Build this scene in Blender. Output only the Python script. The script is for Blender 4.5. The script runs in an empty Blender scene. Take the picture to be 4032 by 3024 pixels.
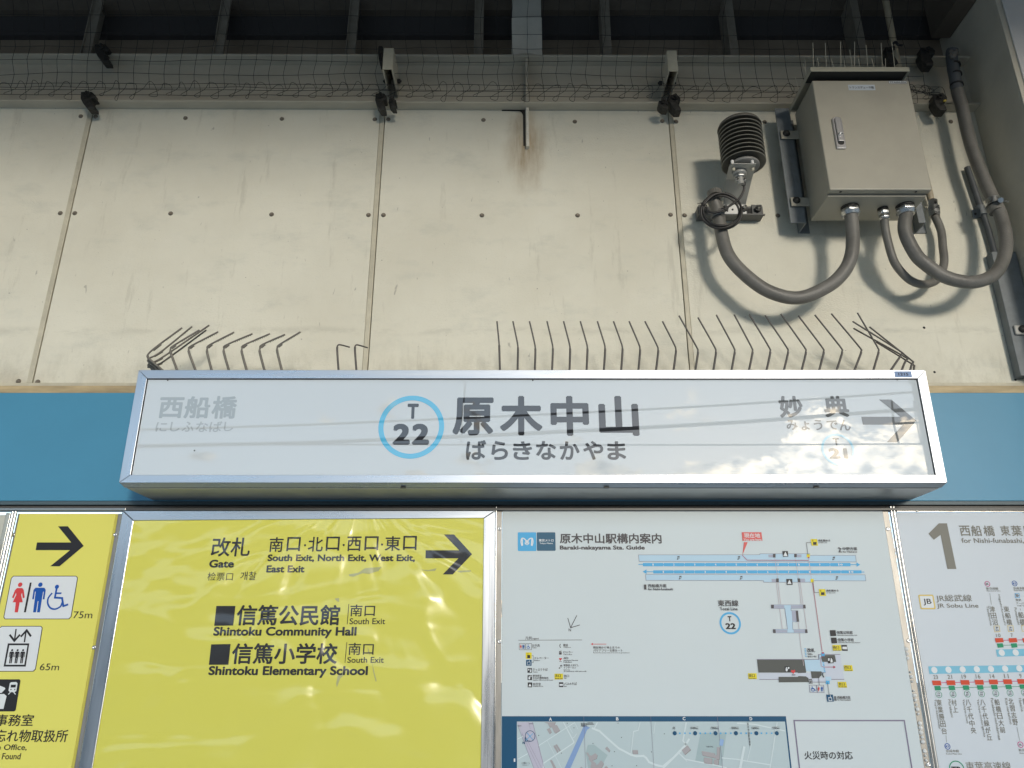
import bpy, math, random
from math import sin, cos, tan, atan2, radians, pi, sqrt
from mathutils import Vector, noise as mnoise
random.seed(7)

# ------------------------------------------------------------------ camera, light, exposure
SC = bpy.context.scene
COL = SC.collection
EYE = (0.0, -2.94, 1.55)
PITCH = radians(19.8)
SUN_AZ, SUN_EL = radians(16.5), radians(8.0)      # behind the camera, to the right
cam_data = bpy.data.cameras.new('camera')
cam = bpy.data.objects.new('camera', cam_data)
COL.objects.link(cam)
cam.location = EYE
cam.rotation_euler = (pi/2 + PITCH, 0, 0)
cam_data.sensor_width = 36.0
cam_data.lens = 36.0*3029/4032
cam_data.clip_start = 0.05
cam_data.clip_end = 3000
SC.camera = cam

W = bpy.data.worlds.new('World')
SC.world = W
W.use_nodes = True
def build_world():
    nt = W.node_tree; N = nt.nodes; L = nt.links
    bg = N['Background']; bg.inputs[1].default_value = 0.15
    sky = N.new('ShaderNodeTexSky'); sky.sky_type = 'NISHITA'; sky.sun_disc = False
    sky.sun_elevation = SUN_EL; sky.sun_rotation = pi - SUN_AZ
    sky.air_density = 1.0; sky.dust_density = 0.7
    tc = N.new('ShaderNodeTexCoord')
    sep = N.new('ShaderNodeSeparateXYZ'); L.new(tc.outputs['Generated'], sep.inputs[0])
    def math_(op, a, b=None, c=None):
        n = N.new('ShaderNodeMath'); n.operation = op
        for i, v in enumerate((a, b, c)):
            if v is None: continue
            if isinstance(v, (int, float)): n.inputs[i].default_value = v
            else: L.new(v, n.inputs[i])
        return n.outputs[0]
    z = math_('MAXIMUM', sep.outputs[2], 0.0)
    zz = math_('ADD', z, 0.55)
    px = math_('DIVIDE', sep.outputs[0], zz)
    py = math_('DIVIDE', sep.outputs[1], zz)
    comb = N.new('ShaderNodeCombineXYZ')
    L.new(px, comb.inputs[0]); L.new(py, comb.inputs[1])
    n1 = N.new('ShaderNodeTexNoise'); n1.inputs['Scale'].default_value = 9.5
    n1.inputs['Detail'].default_value = 12; n1.inputs['Roughness'].default_value = 0.63
    n1.inputs['Distortion'].default_value = 0.25
    L.new(comb.outputs[0], n1.inputs['Vector'])
    # direction towards the sun
    dot = N.new('ShaderNodeVectorMath'); dot.operation = 'DOT_PRODUCT'
    L.new(tc.outputs['Generated'], dot.inputs[0])
    a2 = radians(23); e2 = radians(13.0)
    dot.inputs[1].default_value = (sin(a2)*cos(e2), -cos(a2)*cos(e2), sin(e2))
    d = math_('MAXIMUM', dot.outputs['Value'], 0.0)
    near = math_('POWER', d, 14.0)
    vnear = math_('POWER', d, 90.0)
    # cloud cover grows towards the horizon and towards the sun
    lowz = math_('SUBTRACT', 0.30, z)
    cover = math_('MULTIPLY', lowz, 0.16)
    dot2 = N.new('ShaderNodeVectorMath'); dot2.operation = 'DOT_PRODUCT'
    L.new(tc.outputs['Generated'], dot2.inputs[0]); a3 = radians(35); e3 = radians(15)
    dot2.inputs[1].default_value = (sin(a3)*cos(e3), -cos(a3)*cos(e3), sin(e3))
    right = math_('POWER', math_('MAXIMUM', dot2.outputs['Value'], 0.0), 45.0)
    cover = math_('ADD', cover, math_('MULTIPLY', right, 0.095))
    bank = N.new('ShaderNodeMapRange'); bank.interpolation_type = 'SMOOTHSTEP'
    for i_, v_ in enumerate((0.262, 0.222, 0.0, 0.19)): bank.inputs[i_+1].default_value = v_
    L.new(sep.outputs[2], bank.inputs[0])
    cover = math_('ADD', cover, math_('MULTIPLY', bank.outputs[0], near))
    cov = math_('ADD', n1.outputs['Fac'], cover)
    mr = N.new('ShaderNodeMapRange'); mr.interpolation_type = 'SMOOTHSTEP'
    mr.inputs[1].default_value = 0.595; mr.inputs[2].default_value = 0.65
    L.new(cov, mr.inputs[0])
    # cloud brightness: modelled by a second, finer noise, brighter near the sun
    n2 = N.new('ShaderNodeTexNoise'); n2.inputs['Scale'].default_value = 30.0
    n2.inputs['Detail'].default_value = 6
    L.new(comb.outputs[0], n2.inputs['Vector'])
    sh = N.new('ShaderNodeMapRange'); sh.inputs[1].default_value = 0.35; sh.inputs[2].default_value = 0.65
    sh.inputs[3].default_value = 0.28; sh.inputs[4].default_value = 1.35
    L.new(n2.outputs['Fac'], sh.inputs[0])
    br = math_('ADD', 13.0, math_('MULTIPLY', near, 14.0))
    br = math_('ADD', br, math_('MULTIPLY', vnear, 60.0))
    br = math_('MULTIPLY', br, sh.outputs[0])
    cl = N.new('ShaderNodeMix'); cl.data_type = 'RGBA'
    cl.inputs[6].default_value = (0.86, 0.93, 1.0, 1); cl.inputs[7].default_value = (1.0, 0.86, 0.66, 1)
    L.new(sh.outputs[0], cl.inputs[0]); cl.clamp_factor = True
    ccol = N.new('ShaderNodeVectorMath'); ccol.operation = 'SCALE'
    L.new(cl.outputs[2], ccol.inputs[0]); L.new(br, ccol.inputs['Scale'])
    # thin bright veil over the whole sky
    veil = N.new('ShaderNodeVectorMath'); veil.operation = 'SCALE'
    veil.inputs[0].default_value = (0.66, 0.90, 1.20)
    L.new(math_('ADD', 9.5, math_('MULTIPLY', near, 3.0)), veil.inputs['Scale'])
    add = N.new('ShaderNodeVectorMath'); add.operation = 'ADD'
    L.new(sky.outputs[0], add.inputs[0]); L.new(veil.outputs[0], add.inputs[1])
    mix = N.new('ShaderNodeMix'); mix.data_type = 'RGBA'
    L.new(mr.outputs[0], mix.inputs[0]); L.new(add.outputs[0], mix.inputs[6]); L.new(ccol.outputs[0], mix.inputs[7])
    L.new(mix.outputs[2], bg.inputs[0])
build_world()
W.cycles.sampling_method = 'MANUAL'; W.cycles.sample_map_resolution = 1024

sd = bpy.data.lights.new('sun', 'SUN')
sd.energy = 2.3; sd.angle = radians(8.4); sd.color = (1.0, 0.92, 0.80)
sun = bpy.data.objects.new('sun', sd)
COL.objects.link(sun)
sdir = Vector((sin(SUN_AZ)*cos(SUN_EL), -cos(SUN_AZ)*cos(SUN_EL), sin(SUN_EL)))
sun.rotation_euler = sdir.to_track_quat('Z', 'Y').to_euler()
sun.location = (3, -10, 6)

SC.view_settings.view_transform = 'Standard'
SC.view_settings.look = 'None'
SC.view_settings.exposure = -0.34
SC.view_settings.gamma = 1.0
SC.view_settings.use_curve_mapping = False
SC.render.engine = 'CYCLES'
SC.cycles.max_bounces = 6
SC.cycles.use_denoising = True

# ------------------------------------------------------------------ measuring helpers
F_ = 3029.0
CT, ST = cos(PITCH), sin(PITCH)
def P(u, v, Y):
    """world point of picture ray (u, v) on the plane y = Y"""
    a = (u-2016)/F_; b = (1512-v)/F_
    dy = CT - b*ST; dz = ST + b*CT
    t = (Y-EYE[1])/dy
    return (a*t, Y, EYE[2]+dz*t)
CR = {'W': (0, 0, 1.8228), 'F': (0, 0, 1),
      'A1': (0, 0, .6076), 'A2': (1344, 0, .6076), 'A3': (2688, 0, .6076),
      'A4': (0, 1000, .6076), 'A5': (1344, 1000, .6076), 'A6': (2688, 1000, .6076),
      'B1': (0, 2000, .6173), 'B2': (700, 2000, .6173), 'B3': (1900, 1980, .4582), 'B4': (2600, 1980, .4943),
      'B5': (1900, 2700, .3617), 'B6': (2600, 2700, .434), 'B7': (3450, 1980, .6292),
      'C1': (3400, 0, .2857), 'C2': (3600, 400, .3015), 'C3': (3600, 900, .3618), 'C4': (2700, 420, .3014),
      'C5': (3020, 150, .3165), 'C6': (3050, 520, .3165), 'C7': (0, 1920, .3165), 'C8': (1800, 150, .2712),
      'D1': (500, 1250, .4521), 'D2': (1400, 120, .2049), 'D3': (2500, 120, .2049), 'D4': (0, 150, .3165),
      'D5': (2100, 2640, .2712), 'D6': (2000, 2500, .2532), 'D7': (3100, 2440, .2049)}
def K(c, x, y):
    o = CR[c]; return (o[0]+x*o[2], o[1]+y*o[2])
def Q(c, x, y, Y):
    u, v = K(c, x, y); return P(u, v, Y)

# ------------------------------------------------------------------ materials
MATS = {}
def M(name, col, rough=0.5, metal=0.0, spec=0.5, var=0.0, scale=8.0, bump=0.0, bscale=60.0, coat=0.0, coat_rough=0.02, coat_ior=1.5, rvar=0.0, aniso=None):
    if name in MATS: return MATS[name]
    m = bpy.data.materials.new(name); m.use_nodes = True
    nt = m.node_tree; N = nt.nodes; L = nt.links; b = N['Principled BSDF']
    b.inputs['Base Color'].default_value = (*col, 1)
    b.inputs['Roughness'].default_value = rough
    b.inputs['Metallic'].default_value = metal
    b.inputs['Specular IOR Level'].default_value = spec
    if coat:
        b.inputs['Coat Weight'].default_value = coat; b.inputs['Coat Roughness'].default_value = coat_rough; b.inputs['Coat IOR'].default_value = coat_ior
    tc = N.new('ShaderNodeTexCoord')
    mp = N.new('ShaderNodeMapping'); L.new(tc.outputs['Object'], mp.inputs[0])
    if aniso: mp.inputs['Scale'].default_value = aniso
    if var or rvar:
        n = N.new('ShaderNodeTexNoise'); n.inputs['Scale'].default_value = scale
        n.inputs['Detail'].default_value = 7; n.inputs['Roughness'].default_value = .6
        L.new(mp.outputs[0], n.inputs['Vector'])
        if var:
            mx = N.new('ShaderNodeMix'); mx.data_type = 'RGBA'
            mx.inputs[6].default_value = (*[c*(1-var) for c in col], 1)
            mx.inputs[7].default_value = (*[min(1, c*(1+var)) for c in col], 1)
            mr = N.new('ShaderNodeMapRange'); mr.inputs[1].default_value = .3; mr.inputs[2].default_value = .7
            L.new(n.outputs['Fac'], mr.inputs[0]); L.new(mr.outputs[0], mx.inputs[0])
            L.new(mx.outputs[2], b.inputs['Base Color'])
        if rvar:
            mr = N.new('ShaderNodeMapRange'); mr.inputs[1].default_value = .3; mr.inputs[2].default_value = .7
            mr.inputs[3].default_value = max(0, rough-rvar); mr.inputs[4].default_value = min(1, rough+rvar)
            L.new(n.outputs['Fac'], mr.inputs[0]); L.new(mr.outputs[0], b.inputs['Roughness'])
    if bump:
        n = N.new('ShaderNodeTexNoise'); n.inputs['Scale'].default_value = bscale
        n.inputs['Detail'].default_value = 4
        L.new(mp.outputs[0], n.inputs['Vector'])
        bp = N.new('ShaderNodeBump'); bp.inputs['Strength'].default_value = bump; bp.inputs['Distance'].default_value = .01
        L.new(n.outputs['Fac'], bp.inputs['Height']); L.new(bp.outputs[0], b.inputs['Normal'])
    MATS[name] = m
    return m

def wall_material(rust=True):
    m = bpy.data.materials.new('cream_wall_paint'); m.use_nodes = True
    nt = m.node_tree; N = nt.nodes; L = nt.links; b = N['Principled BSDF']
    b.inputs['Roughness'].default_value = .62; b.inputs['Specular IOR Level'].default_value = .3
    g = N.new('ShaderNodeNewGeometry')
    def noise(scale, vec, detail=6, rough=.6, dist=0.0):
        mp = N.new('ShaderNodeMapping'); mp.inputs['Scale'].default_value = vec
        L.new(g.outputs['Position'], mp.inputs[0])
        n = N.new('ShaderNodeTexNoise'); n.inputs['Scale'].default_value = scale
        n.inputs['Detail'].default_value = detail; n.inputs['Roughness'].default_value = rough
        n.inputs['Distortion'].default_value = dist
        L.new(mp.outputs[0], n.inputs['Vector']); return n.outputs['Fac']
    def rng(x, a, b_, c=0.0, d=1.0):
        r = N.new('ShaderNodeMapRange'); r.interpolation_type = 'SMOOTHSTEP'
        for i, v in enumerate((a, b_, c, d)): r.inputs[i+1].default_value = v
        L.new(x, r.inputs[0]); return r.outputs[0]
    def mix(f, a, b_, blend='MIX'):
        x = N.new('ShaderNodeMix'); x.data_type = 'RGBA'; x.blend_type = blend
        if isinstance(f, float): x.inputs[0].default_value = f
        else: L.new(f, x.inputs[0])
        for i, v in ((6, a), (7, b_)):
            if isinstance(v, tuple): x.inputs[i].default_value = (*v, 1)
            else: L.new(v, x.inputs[i])
        return x.outputs[2]
    def mul(a, b_):
        x = N.new('ShaderNodeMath'); x.operation = 'MULTIPLY'
        for i, v in enumerate((a, b_)):
            if isinstance(v, float): x.inputs[i].default_value = v
            else: L.new(v, x.inputs[i])
        return x.outputs[0]
    c = mix(rng(noise(1.3, (1, 1, 1)), .35, .65), (.655, .635, .535), (.715, .70, .60))
    c = mix(mul(rng(noise(3.5, (1, 1, 2.2), 8, .7), .5, .72), .42), c, (.49, .50, .44))          # grey grime clouds
    c = mix(mul(rng(noise(5.0, (2.4, 1, .35), 8, .7), .57, .66), .30), c, (.42, .40, .33))      # drip streaks
    spz = N.new('ShaderNodeSeparateXYZ'); L.new(g.outputs['Position'], spz.inputs[0])
    zl_ = Q('A4', 0, 520, 0)[2]
    dz_ = N.new('ShaderNodeMath'); dz_.operation = 'SUBTRACT'; L.new(spz.outputs[2], dz_.inputs[0]); dz_.inputs[1].default_value = zl_
    wz_ = N.new('ShaderNodeMath'); wz_.operation = 'ADD'; L.new(dz_.outputs[0], wz_.inputs[0]); L.new(mul(noise(3.0, (1, 1, 0), 4), -.03), wz_.inputs[1])
    ab_ = N.new('ShaderNodeMath'); ab_.operation = 'ABSOLUTE'; L.new(wz_.outputs[0], ab_.inputs[0])
    c = mix(mul(mul(rng(ab_.outputs[0], .030, .002), rng(noise(4, (1, 1, 3), 6, .7), .45, .6)), .27), c, (.36, .35, .29))   # faint dirt line left by an old fitting
    c = mix(mul(mul(rng(dz_.outputs[0], .0, -.17), rng(noise(9, (1.5, 1, .8), 8, .75), .42, .66)), .35), c, (.40, .385, .31))
    c = mix(mul(rng(noise(26, (1.6, 1, .5), 3, .6, .6), .70, .74), .5), c, (.25, .24, .21))     # scuffs
    c = mix(mul(rng(noise(60, (1, 1, 1), 2, .5), .745, .775), .65), c, (.14, .12, .10))           # specks
    # brown stain spreading from the gusset slot
    cx, _, cz = Q('A2', 1195, 960, 0)
    sub = N.new('ShaderNodeVectorMath'); sub.operation = 'SUBTRACT'; L.new(g.outputs['Position'], sub.inputs[0])
    sub.inputs[1].default_value = (cx, 0, cz+.01)
    sc = N.new('ShaderNodeVectorMath'); sc.operation = 'MULTIPLY'; L.new(sub.outputs[0], sc.inputs[0])
    sc.inputs[1].default_value = (1.25, 0, .52)
    ln = N.new('ShaderNodeVectorMath'); ln.operation = 'LENGTH'; L.new(sc.outputs[0], ln.inputs[0])
    wob = N.new('ShaderNodeMath'); wob.operation = 'ADD'
    L.new(ln.outputs['Value'], wob.inputs[0]); L.new(mul(noise(11, (1, 1, .6), 5), .12), wob.inputs[1])
    f = rng(wob.outputs[0], .215, .07)
    f = mul(f, rng(noise(18, (2.2, 1, .22), 6, .7), .30, .68, .45, 1.0))
    c = mix(mul(f, .9), c, (.31, .22, .12))
    # brown seepage along the lower edge
    sp = N.new('ShaderNodeSeparateXYZ'); L.new(g.outputs['Position'], sp.inputs[0])
    zb = Q('A4', 0, 835, 0)[2]
    low = mul(rng(sp.outputs[2], zb+.09, zb), rng(noise(4, (1, 1, .8)), .45, .7))
    c = mix(mul(low, .35), c, (.33, .26, .17))
    L.new(c, b.inputs['Base Color'])
    bp = N.new('ShaderNodeBump'); bp.inputs['Strength'].default_value = .45; bp.inputs['Distance'].default_value = .0045
    L.new(noise(105, (1, 1, 1.5), 4, .6), bp.inputs['Height'])
    bp2 = N.new('ShaderNodeBump'); bp2.inputs['Strength'].default_value = .5; bp2.inputs['Distance'].default_value = .02
    L.new(noise(3.2, (.35, 1, 1.9), 3, .5), bp2.inputs['Height'])
    L.new(bp.outputs[0], bp2.inputs['Normal']); L.new(bp2.outputs[0], b.inputs['Normal'])
    return m

def film_material(name, col):
    """wrinkled glossy film over a print: the print is matt, the film's gloss is a wrinkled clear coat"""
    m = bpy.data.materials.new(name); m.use_nodes = True
    nt = m.node_tree; N = nt.nodes; L = nt.links; b = N['Principled BSDF']
    b.inputs['Base Color'].default_value = (*col, 1)
    b.inputs['Roughness'].default_value = .5; b.inputs['Specular IOR Level'].default_value = .2
    b.inputs['Coat Weight'].default_value = 1.0; b.inputs['Coat Roughness'].default_value = .20
    b.inputs['Coat IOR'].default_value = 1.62
    g = N.new('ShaderNodeNewGeometry')
    def mt(op, a, b_=None):
        x = N.new('ShaderNodeMath'); x.operation = op
        for i_, v in enumerate((a, b_)):
            if v is None: continue
            if isinstance(v, (int, float)): x.inputs[i_].default_value = v
            else: L.new(v, x.inputs[i_])
        return x.outputs[0]
    # creases fan out from where the film is pinned by the cord hole in the upper middle
    ccx, _, ccz = Q('B2', 1150, 250, -.07)
    sp = N.new('ShaderNodeSeparateXYZ'); L.new(g.outputs['Position'], sp.inputs[0])
    dx = mt('SUBTRACT', sp.outputs[0], ccx); dz = mt('SUBTRACT', ccz, sp.outputs[2])
    dz = mt('ADD', dz, .22)
    ang = mt('ARCTAN2', dx, dz)
    rad = mt('SQRT', mt('ADD', mt('MULTIPLY', dx, dx), mt('MULTIPLY', dz, dz)))
    cb = N.new('ShaderNodeCombineXYZ'); L.new(mt('MULTIPLY', ang, 3.0), cb.inputs[0]); L.new(mt('MULTIPLY', rad, 2.1), cb.inputs[1])
    n = N.new('ShaderNodeTexNoise'); n.inputs['Scale'].default_value = 1.45; n.inputs['Detail'].default_value = 1.0
    n.inputs['Roughness'].default_value = .45; n.inputs['Distortion'].default_value = .55
    L.new(cb.outputs[0], n.inputs['Vector'])
    mp = N.new('ShaderNodeMapping'); mp.inputs['Scale'].default_value = (.9, 1, 2.4); L.new(g.outputs['Position'], mp.inputs[0])
    n_b = N.new('ShaderNodeTexNoise'); n_b.inputs['Scale'].default_value = 2.4; n_b.inputs['Detail'].default_value = 1.0; n_b.inputs['Distortion'].default_value = 1.0
    L.new(mp.outputs[0], n_b.inputs['Vector'])
    hgt = mt('ADD', mt('MULTIPLY', n.outputs['Fac'], mt('MULTIPLY', mt('MINIMUM', mt('MULTIPLY', rad, 1.9), 1.25), mt('MINIMUM', mt('ADD', mt('MULTIPLY', mt('ABSOLUTE', ang), .55), .35), 1.0))), mt('MULTIPLY', n_b.outputs['Fac'], .60))
    bp = N.new('ShaderNodeBump'); bp.inputs['Strength'].default_value = 1.0; bp.inputs['Distance'].default_value = .046
    L.new(hgt, bp.inputs['Height'])
    L.new(bp.outputs[0], b.inputs['Coat Normal'])
    MATS[name] = m
    return m

cream = wall_material()
trim = M('cream_trim_paint', (.50, .47, .37), .55, var=.14, scale=14)
rusty_trim = M('stained_trim_paint', (.42, .33, .19), .6, var=.35, scale=9, aniso=(.5, 1, 3))
beam_paint = M('grey_beige_steel_paint', (.50, .465, .38), .5, var=.12, scale=9, bump=.1, bscale=90, aniso=(.4, 1, 1))
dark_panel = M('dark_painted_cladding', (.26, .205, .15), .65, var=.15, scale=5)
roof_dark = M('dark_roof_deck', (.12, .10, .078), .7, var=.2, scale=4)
black = M('black_gap', (.012, .012, .012), .7)
rubber = M('black_net_cord', (.016, .016, .017), .6)
strip = M('worn_fixing_strip', (.27, .26, .24), .42, metal=.6, var=.25, scale=24, aniso=(1, 1, .2))
clampm = M('blackened_iron', (.035, .035, .033), .5, metal=.3, var=.35, scale=60, bump=.3, bscale=90)
blue = M('blue_band_paint', (.062, .25, .40), .42, spec=.4, var=.05, scale=2.5, bump=.03, bscale=30)
galv = M('blue_grey_rail_paint', (.155, .175, .188), .5, var=.14, scale=22, bump=.06, bscale=120)
boxm = M('beige_enclosure_paint', (.36, .342, .285), .38, spec=.45, var=.07, scale=5, bump=.05, bscale=220)
boxm2 = M('beige_enclosure_lip', (.36, .35, .28), .35, spec=.45, var=.04, scale=9)
alu = M('brushed_aluminium', (.50, .52, .55), .30, metal=1.0, rvar=.08, var=.06, scale=30, aniso=(.06, 1, 1))
aluv = M('brushed_aluminium_upright', (.50, .52, .55), .30, metal=1.0, rvar=.08, var=.06, scale=30, aniso=(1, 1, .06))
steel = M('worn_stainless_rail', (.50, .49, .47), .26, metal=1.0, rvar=.12, var=.12, scale=26, aniso=(1, 1, .15))
sheet = M('grey_sheet_metal', (.50, .51, .50), .36, metal=.55, rvar=.05, var=.05, scale=12)
zinc = M('zinc_plated_fitting', (.55, .56, .56), .30, metal=1.0, rvar=.1, var=.15, scale=60)
bright = M('satin_chrome_handle', (.74, .74, .76), .28, metal=.85)
duct = M('grey_flexible_duct', (.155, .15, .137), .45, spec=.45, var=.2, scale=11, bump=.15, bscale=160, rvar=.1)
duct2 = M('blue_grey_duct', (.09, .10, .11), .5, var=.12, scale=18)
tape = M('grey_duct_tape', (.16, .155, .14), .6, var=.25, scale=30)
cable = M('black_cable_sheath', (.022, .021, .021), .42)
tie = M('weathered_cable_tie', (.15, .14, .12), .5, var=.18, scale=40)
tie2 = M('dark_cable_tie', (.075, .068, .062), .4, var=.15, scale=40)
shieldm = M('dark_sensor_plate', (.105, .10, .085), .5, var=.12, scale=30)
rim = M('sensor_plate_rim', (.24, .23, .19), .5)
plate = M('grey_bracket_plate', (.38, .38, .36), .4, spec=.5, metal=.2, var=.05, scale=20)
white = M('white_plastic', (.72, .72, .70), .4)
screwm = M('weathered_screw_head', (.20, .175, .14), .45, metal=.5, var=.3, scale=120)
screwz = M('bright_screw_head', (.62, .62, .62), .3, metal=1.0)
pipe_b = M('beige_conduit_paint', (.36, .31, .22), .5, var=.1, scale=14)
colm = M('grey_column_paint', (.60, .565, .47), .6, var=.08, scale=5, bump=.05, bscale=80)
colf = M('pale_column_face_paint', (.68, .67, .65), .6, var=.06, scale=5)
face_white = M('acrylic_sign_face', (.525, .575, .61), .5, spec=0.0, var=.012, scale=2, coat=1.0, coat_rough=.012, coat_ior=1.75)
def gloss(name, col): return M(name, col, .5, spec=0.0, coat=1.0, coat_rough=.012, coat_ior=1.75)
ink = gloss('sign_black_ink', (.030, .032, .036)); ink_grey = gloss('sign_grey_ink', (.115, .125, .13))
ink_mid = gloss('sign_mid_grey_ink', (.15, .16, .165)); ink_pale = gloss('sign_faded_ink', (.33, .375, .40)); ink_pale2 = gloss('sign_faded_kana_ink', (.37, .41, .44))
ink_ring = gloss('sign_ring_blue', (.10, .44, .68)); ink_ring2 = gloss('sign_ring_pale_blue', (.30, .55, .70))
board_white = M('matt_white_board', (.555, .615, .635), .5, spec=.18, var=.012, scale=2)
board_white2 = M('satin_white_board', (.55, .60, .65), .45, spec=.22, var=.012, scale=2)
yellow = M('matt_yellow_board', (.70, .66, .14), .5, spec=.25, var=.015, scale=2)
yellow_dark = M('yellow_board_edge', (.50, .45, .07), .5)
film_y = film_material('wrinkled_yellow_film', (.64, .61, .10))
film_k = film_material('film_black_ink', (.020, .020, .022))
film_r = film_material('film_torn_patch', (.40, .40, .18))
pk = M('print_black', (.022, .022, .026), .5, spec=.25)
pk2 = M('print_dark_grey', (.085, .08, .085), .5, spec=.2)
pg = M('print_warm_grey', (.20, .195, .17), .5, spec=.2)
pg2 = M('print_building_grey', (.085, .09, .085), .5, spec=.2)
pline = M('print_mauve_line', (.20, .18, .26), .5, spec=.2)
ppink = M('print_pale_pink', (.55, .44, .47), .5, spec=.2)
pred = M('print_red', (.60, .055, .06), .5, spec=.2)
pred2 = M('print_salmon_red', (.62, .12, .11), .5, spec=.2)
pred3 = M('print_square_red', (.58, .07, .03), .5, spec=.2)
pblue = M('print_blue', (.012, .085, .36), .5, spec=.2)
psky = M('print_sky_blue', (.085, .38, .66), .5, spec=.2)
psky2 = M('print_pale_sky_blue', (.19, .47, .62), .5, spec=.2)
ppale = M('print_ice_blue', (.42, .58, .70), .5, spec=.2)
ppale2 = M('print_lilac_grey', (.52, .56, .64), .5, spec=.2)
pnavy = M('print_navy', (.008, .075, .16), .5, spec=.2)
pslate = M('print_slate_blue', (.045, .12, .19), .5, spec=.2)
pwhite = M('print_white', (.66, .69, .71), .5, spec=.2)
pyel = M('print_yellow', (.68, .57, .03), .5, spec=.2)
pgold = M('print_gold_outline', (.62, .48, .16), .5, spec=.2)
pgreen = M('print_green', (.02, .26, .13), .5, spec=.2)
pmag = M('print_magenta', (.50, .05, .22), .5, spec=.2)
mapbase = M('map_ground_tint', (.44, .53, .555), .5, spec=.2)
maproad = M('map_road_tint', (.58, .66, .68), .5, spec=.2)
mapblk = M('map_building_tint', (.36, .345, .36), .5, spec=.2)
mapblk2 = M('map_building_side_tint', (.24, .20, .20), .5, spec=.2)
maprail = M('map_railway_tint', (.46, .45, .54), .5, spec=.2)
mapriver = M('map_river_tint', (.21, .32, .54), .5, spec=.2)
mapgrey = M('map_block_tint', (.34, .44, .46), .5, spec=.2)

# ------------------------------------------------------------------ mesh helpers
class MB:
    def __init__(s): s.v = []; s.f = []; s.sm = []
    def add(s, vs, fs, smooth=False):
        n = len(s.v); s.v += [tuple(p) for p in vs]
        for f in fs: s.f.append([i+n for i in f]); s.sm.append(smooth)
        return s
    def box(s, x0, x1, y0, y1, z0, z1):
        v = [(x, y, z) for x in (x0, x1) for y in (y0, y1) for z in (z0, z1)]
        return s.add(v, [(0, 1, 3, 2), (4, 6, 7, 5), (0, 4, 5, 1), (2, 3, 7, 6), (0, 2, 6, 4), (1, 5, 7, 3)])
    def prism(s, pts, Y, depth):
        """pts: (x, z) outline at y = Y, extruded away from the viewer by depth"""
        n = len(pts)
        if sum(pts[i][0]*pts[(i+1) % n][1]-pts[(i+1) % n][0]*pts[i][1] for i in range(n)) < 0: pts = pts[::-1]
        v = [(x, Y, z) for x, z in pts] + [(x, Y+depth, z) for x, z in pts]
        f = [tuple(range(n)), tuple(reversed(range(n, 2*n)))]
        f += [(i, i+n, (i+1) % n+n, (i+1) % n) for i in range(n)]
        return s.add(v, f)
    def flat(s, pts, Y):
        Y = Y-1e-5*(len(s.f) % 17)
        n = len(pts)
        if sum(pts[i][0]*pts[(i+1) % n][1]-pts[(i+1) % n][0]*pts[i][1] for i in range(n)) < 0: pts = pts[::-1]
        return s.add([(x, Y, z) for x, z in pts], [tuple(range(n))])
    def px(s, c, pts, Y, depth=None):
        q = [Q(c, x, y, Y) for x, y in pts]
        q = [(p[0], p[2]) for p in q]
        return s.flat(q, Y) if depth is None else s.prism(q, Y, depth)
    def tube(s, pts, r, n=8, caps=True):
        P3 = [Vector(p) for p in pts]; m = len(P3)
        if not isinstance(r, (list, tuple)): r = [r]*m
        up = None; vs = []; fs = []
        for i, p in enumerate(P3):
            t = (P3[min(i+1, m-1)]-P3[max(i-1, 0)])
            if t.length < 1e-9: t = Vector((0, 0, 1))
            t.normalize()
            if up is None:
                up = t.cross(Vector((0, 1, 0)))
                if up.length < .1: up = t.cross(Vector((1, 0, 0)))
                up.normalize()
            else:
                up = up - t*up.dot(t)
                if up.length < 1e-6: up = t.orthogonal()
                up.normalize()
            b = t.cross(up)
            for k in range(n):
                a = 2*pi*k/n
                vs.append(p+(up*cos(a)+b*sin(a))*r[i])
        for i in range(m-1):
            for k in range(n):
                a0 = i*n+k; a1 = i*n+(k+1) % n
                fs.append((a0, a1, a1+n, a0+n))
        s.add(vs, fs, True)
        if caps:
            s.add(vs[:n], [tuple(reversed(range(n)))]); s.add(vs[-n:], [tuple(range(n))])
        return s
    def cyl(s, p0, p1, r, n=16, r1=None):
        return s.tube([p0, p1], [r, r if r1 is None else r1], n)
    def lathe(s, c, prof, n=32, axis='z'):
        """prof: (radius, height)"""
        vs = []
        for r, h in prof:
            for k in range(n):
                a = 2*pi*k/n
                if axis == 'z': vs.append((c[0]+r*cos(a), c[1]+r*sin(a), c[2]+h))
                else: vs.append((c[0]+r*cos(a), c[1]+h, c[2]+r*sin(a)))
        fs = []
        for i in range(len(prof)-1):
            for k in range(n):
                a0 = i*n+k; a1 = i*n+(k+1) % n
                fs.append((a0, a1, a1+n, a0+n))
        return s.add(vs, fs, True)

WL = {}
def link(o, parent):
    COL.objects.link(o)
    if parent is not None:
        o.parent = parent; o.location = -WL[parent.name]; WL[o.name] = Vector((0, 0, 0))
    else: WL[o.name] = Vector((0, 0, 0))
def obj(name, mb, mat, parent=None, bevel=0, label=None, seg=2):
    me = bpy.data.meshes.new(name); me.from_pydata(mb.v, [], mb.f)
    me.polygons.foreach_set('use_smooth', mb.sm)
    me.materials.append(mat); me.update()
    o = bpy.data.objects.new(name, me); link(o, parent)
    if bevel:
        w = o.modifiers.new('bevel', 'BEVEL'); w.width = bevel; w.segments = seg; w.limit_method = 'ANGLE'; w.angle_limit = radians(40)
    if label: o['label'] = label
    return o
def thing(name, label, cat, loc=(0, 0, 0), group=None):
    o = bpy.data.objects.new(name, None); COL.objects.link(o)
    o.location = loc; WL[o.name] = Vector(loc); o.empty_display_size = .1
    o['label'] = label; o['category'] = cat
    if group: o['group'] = group
    return o
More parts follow.
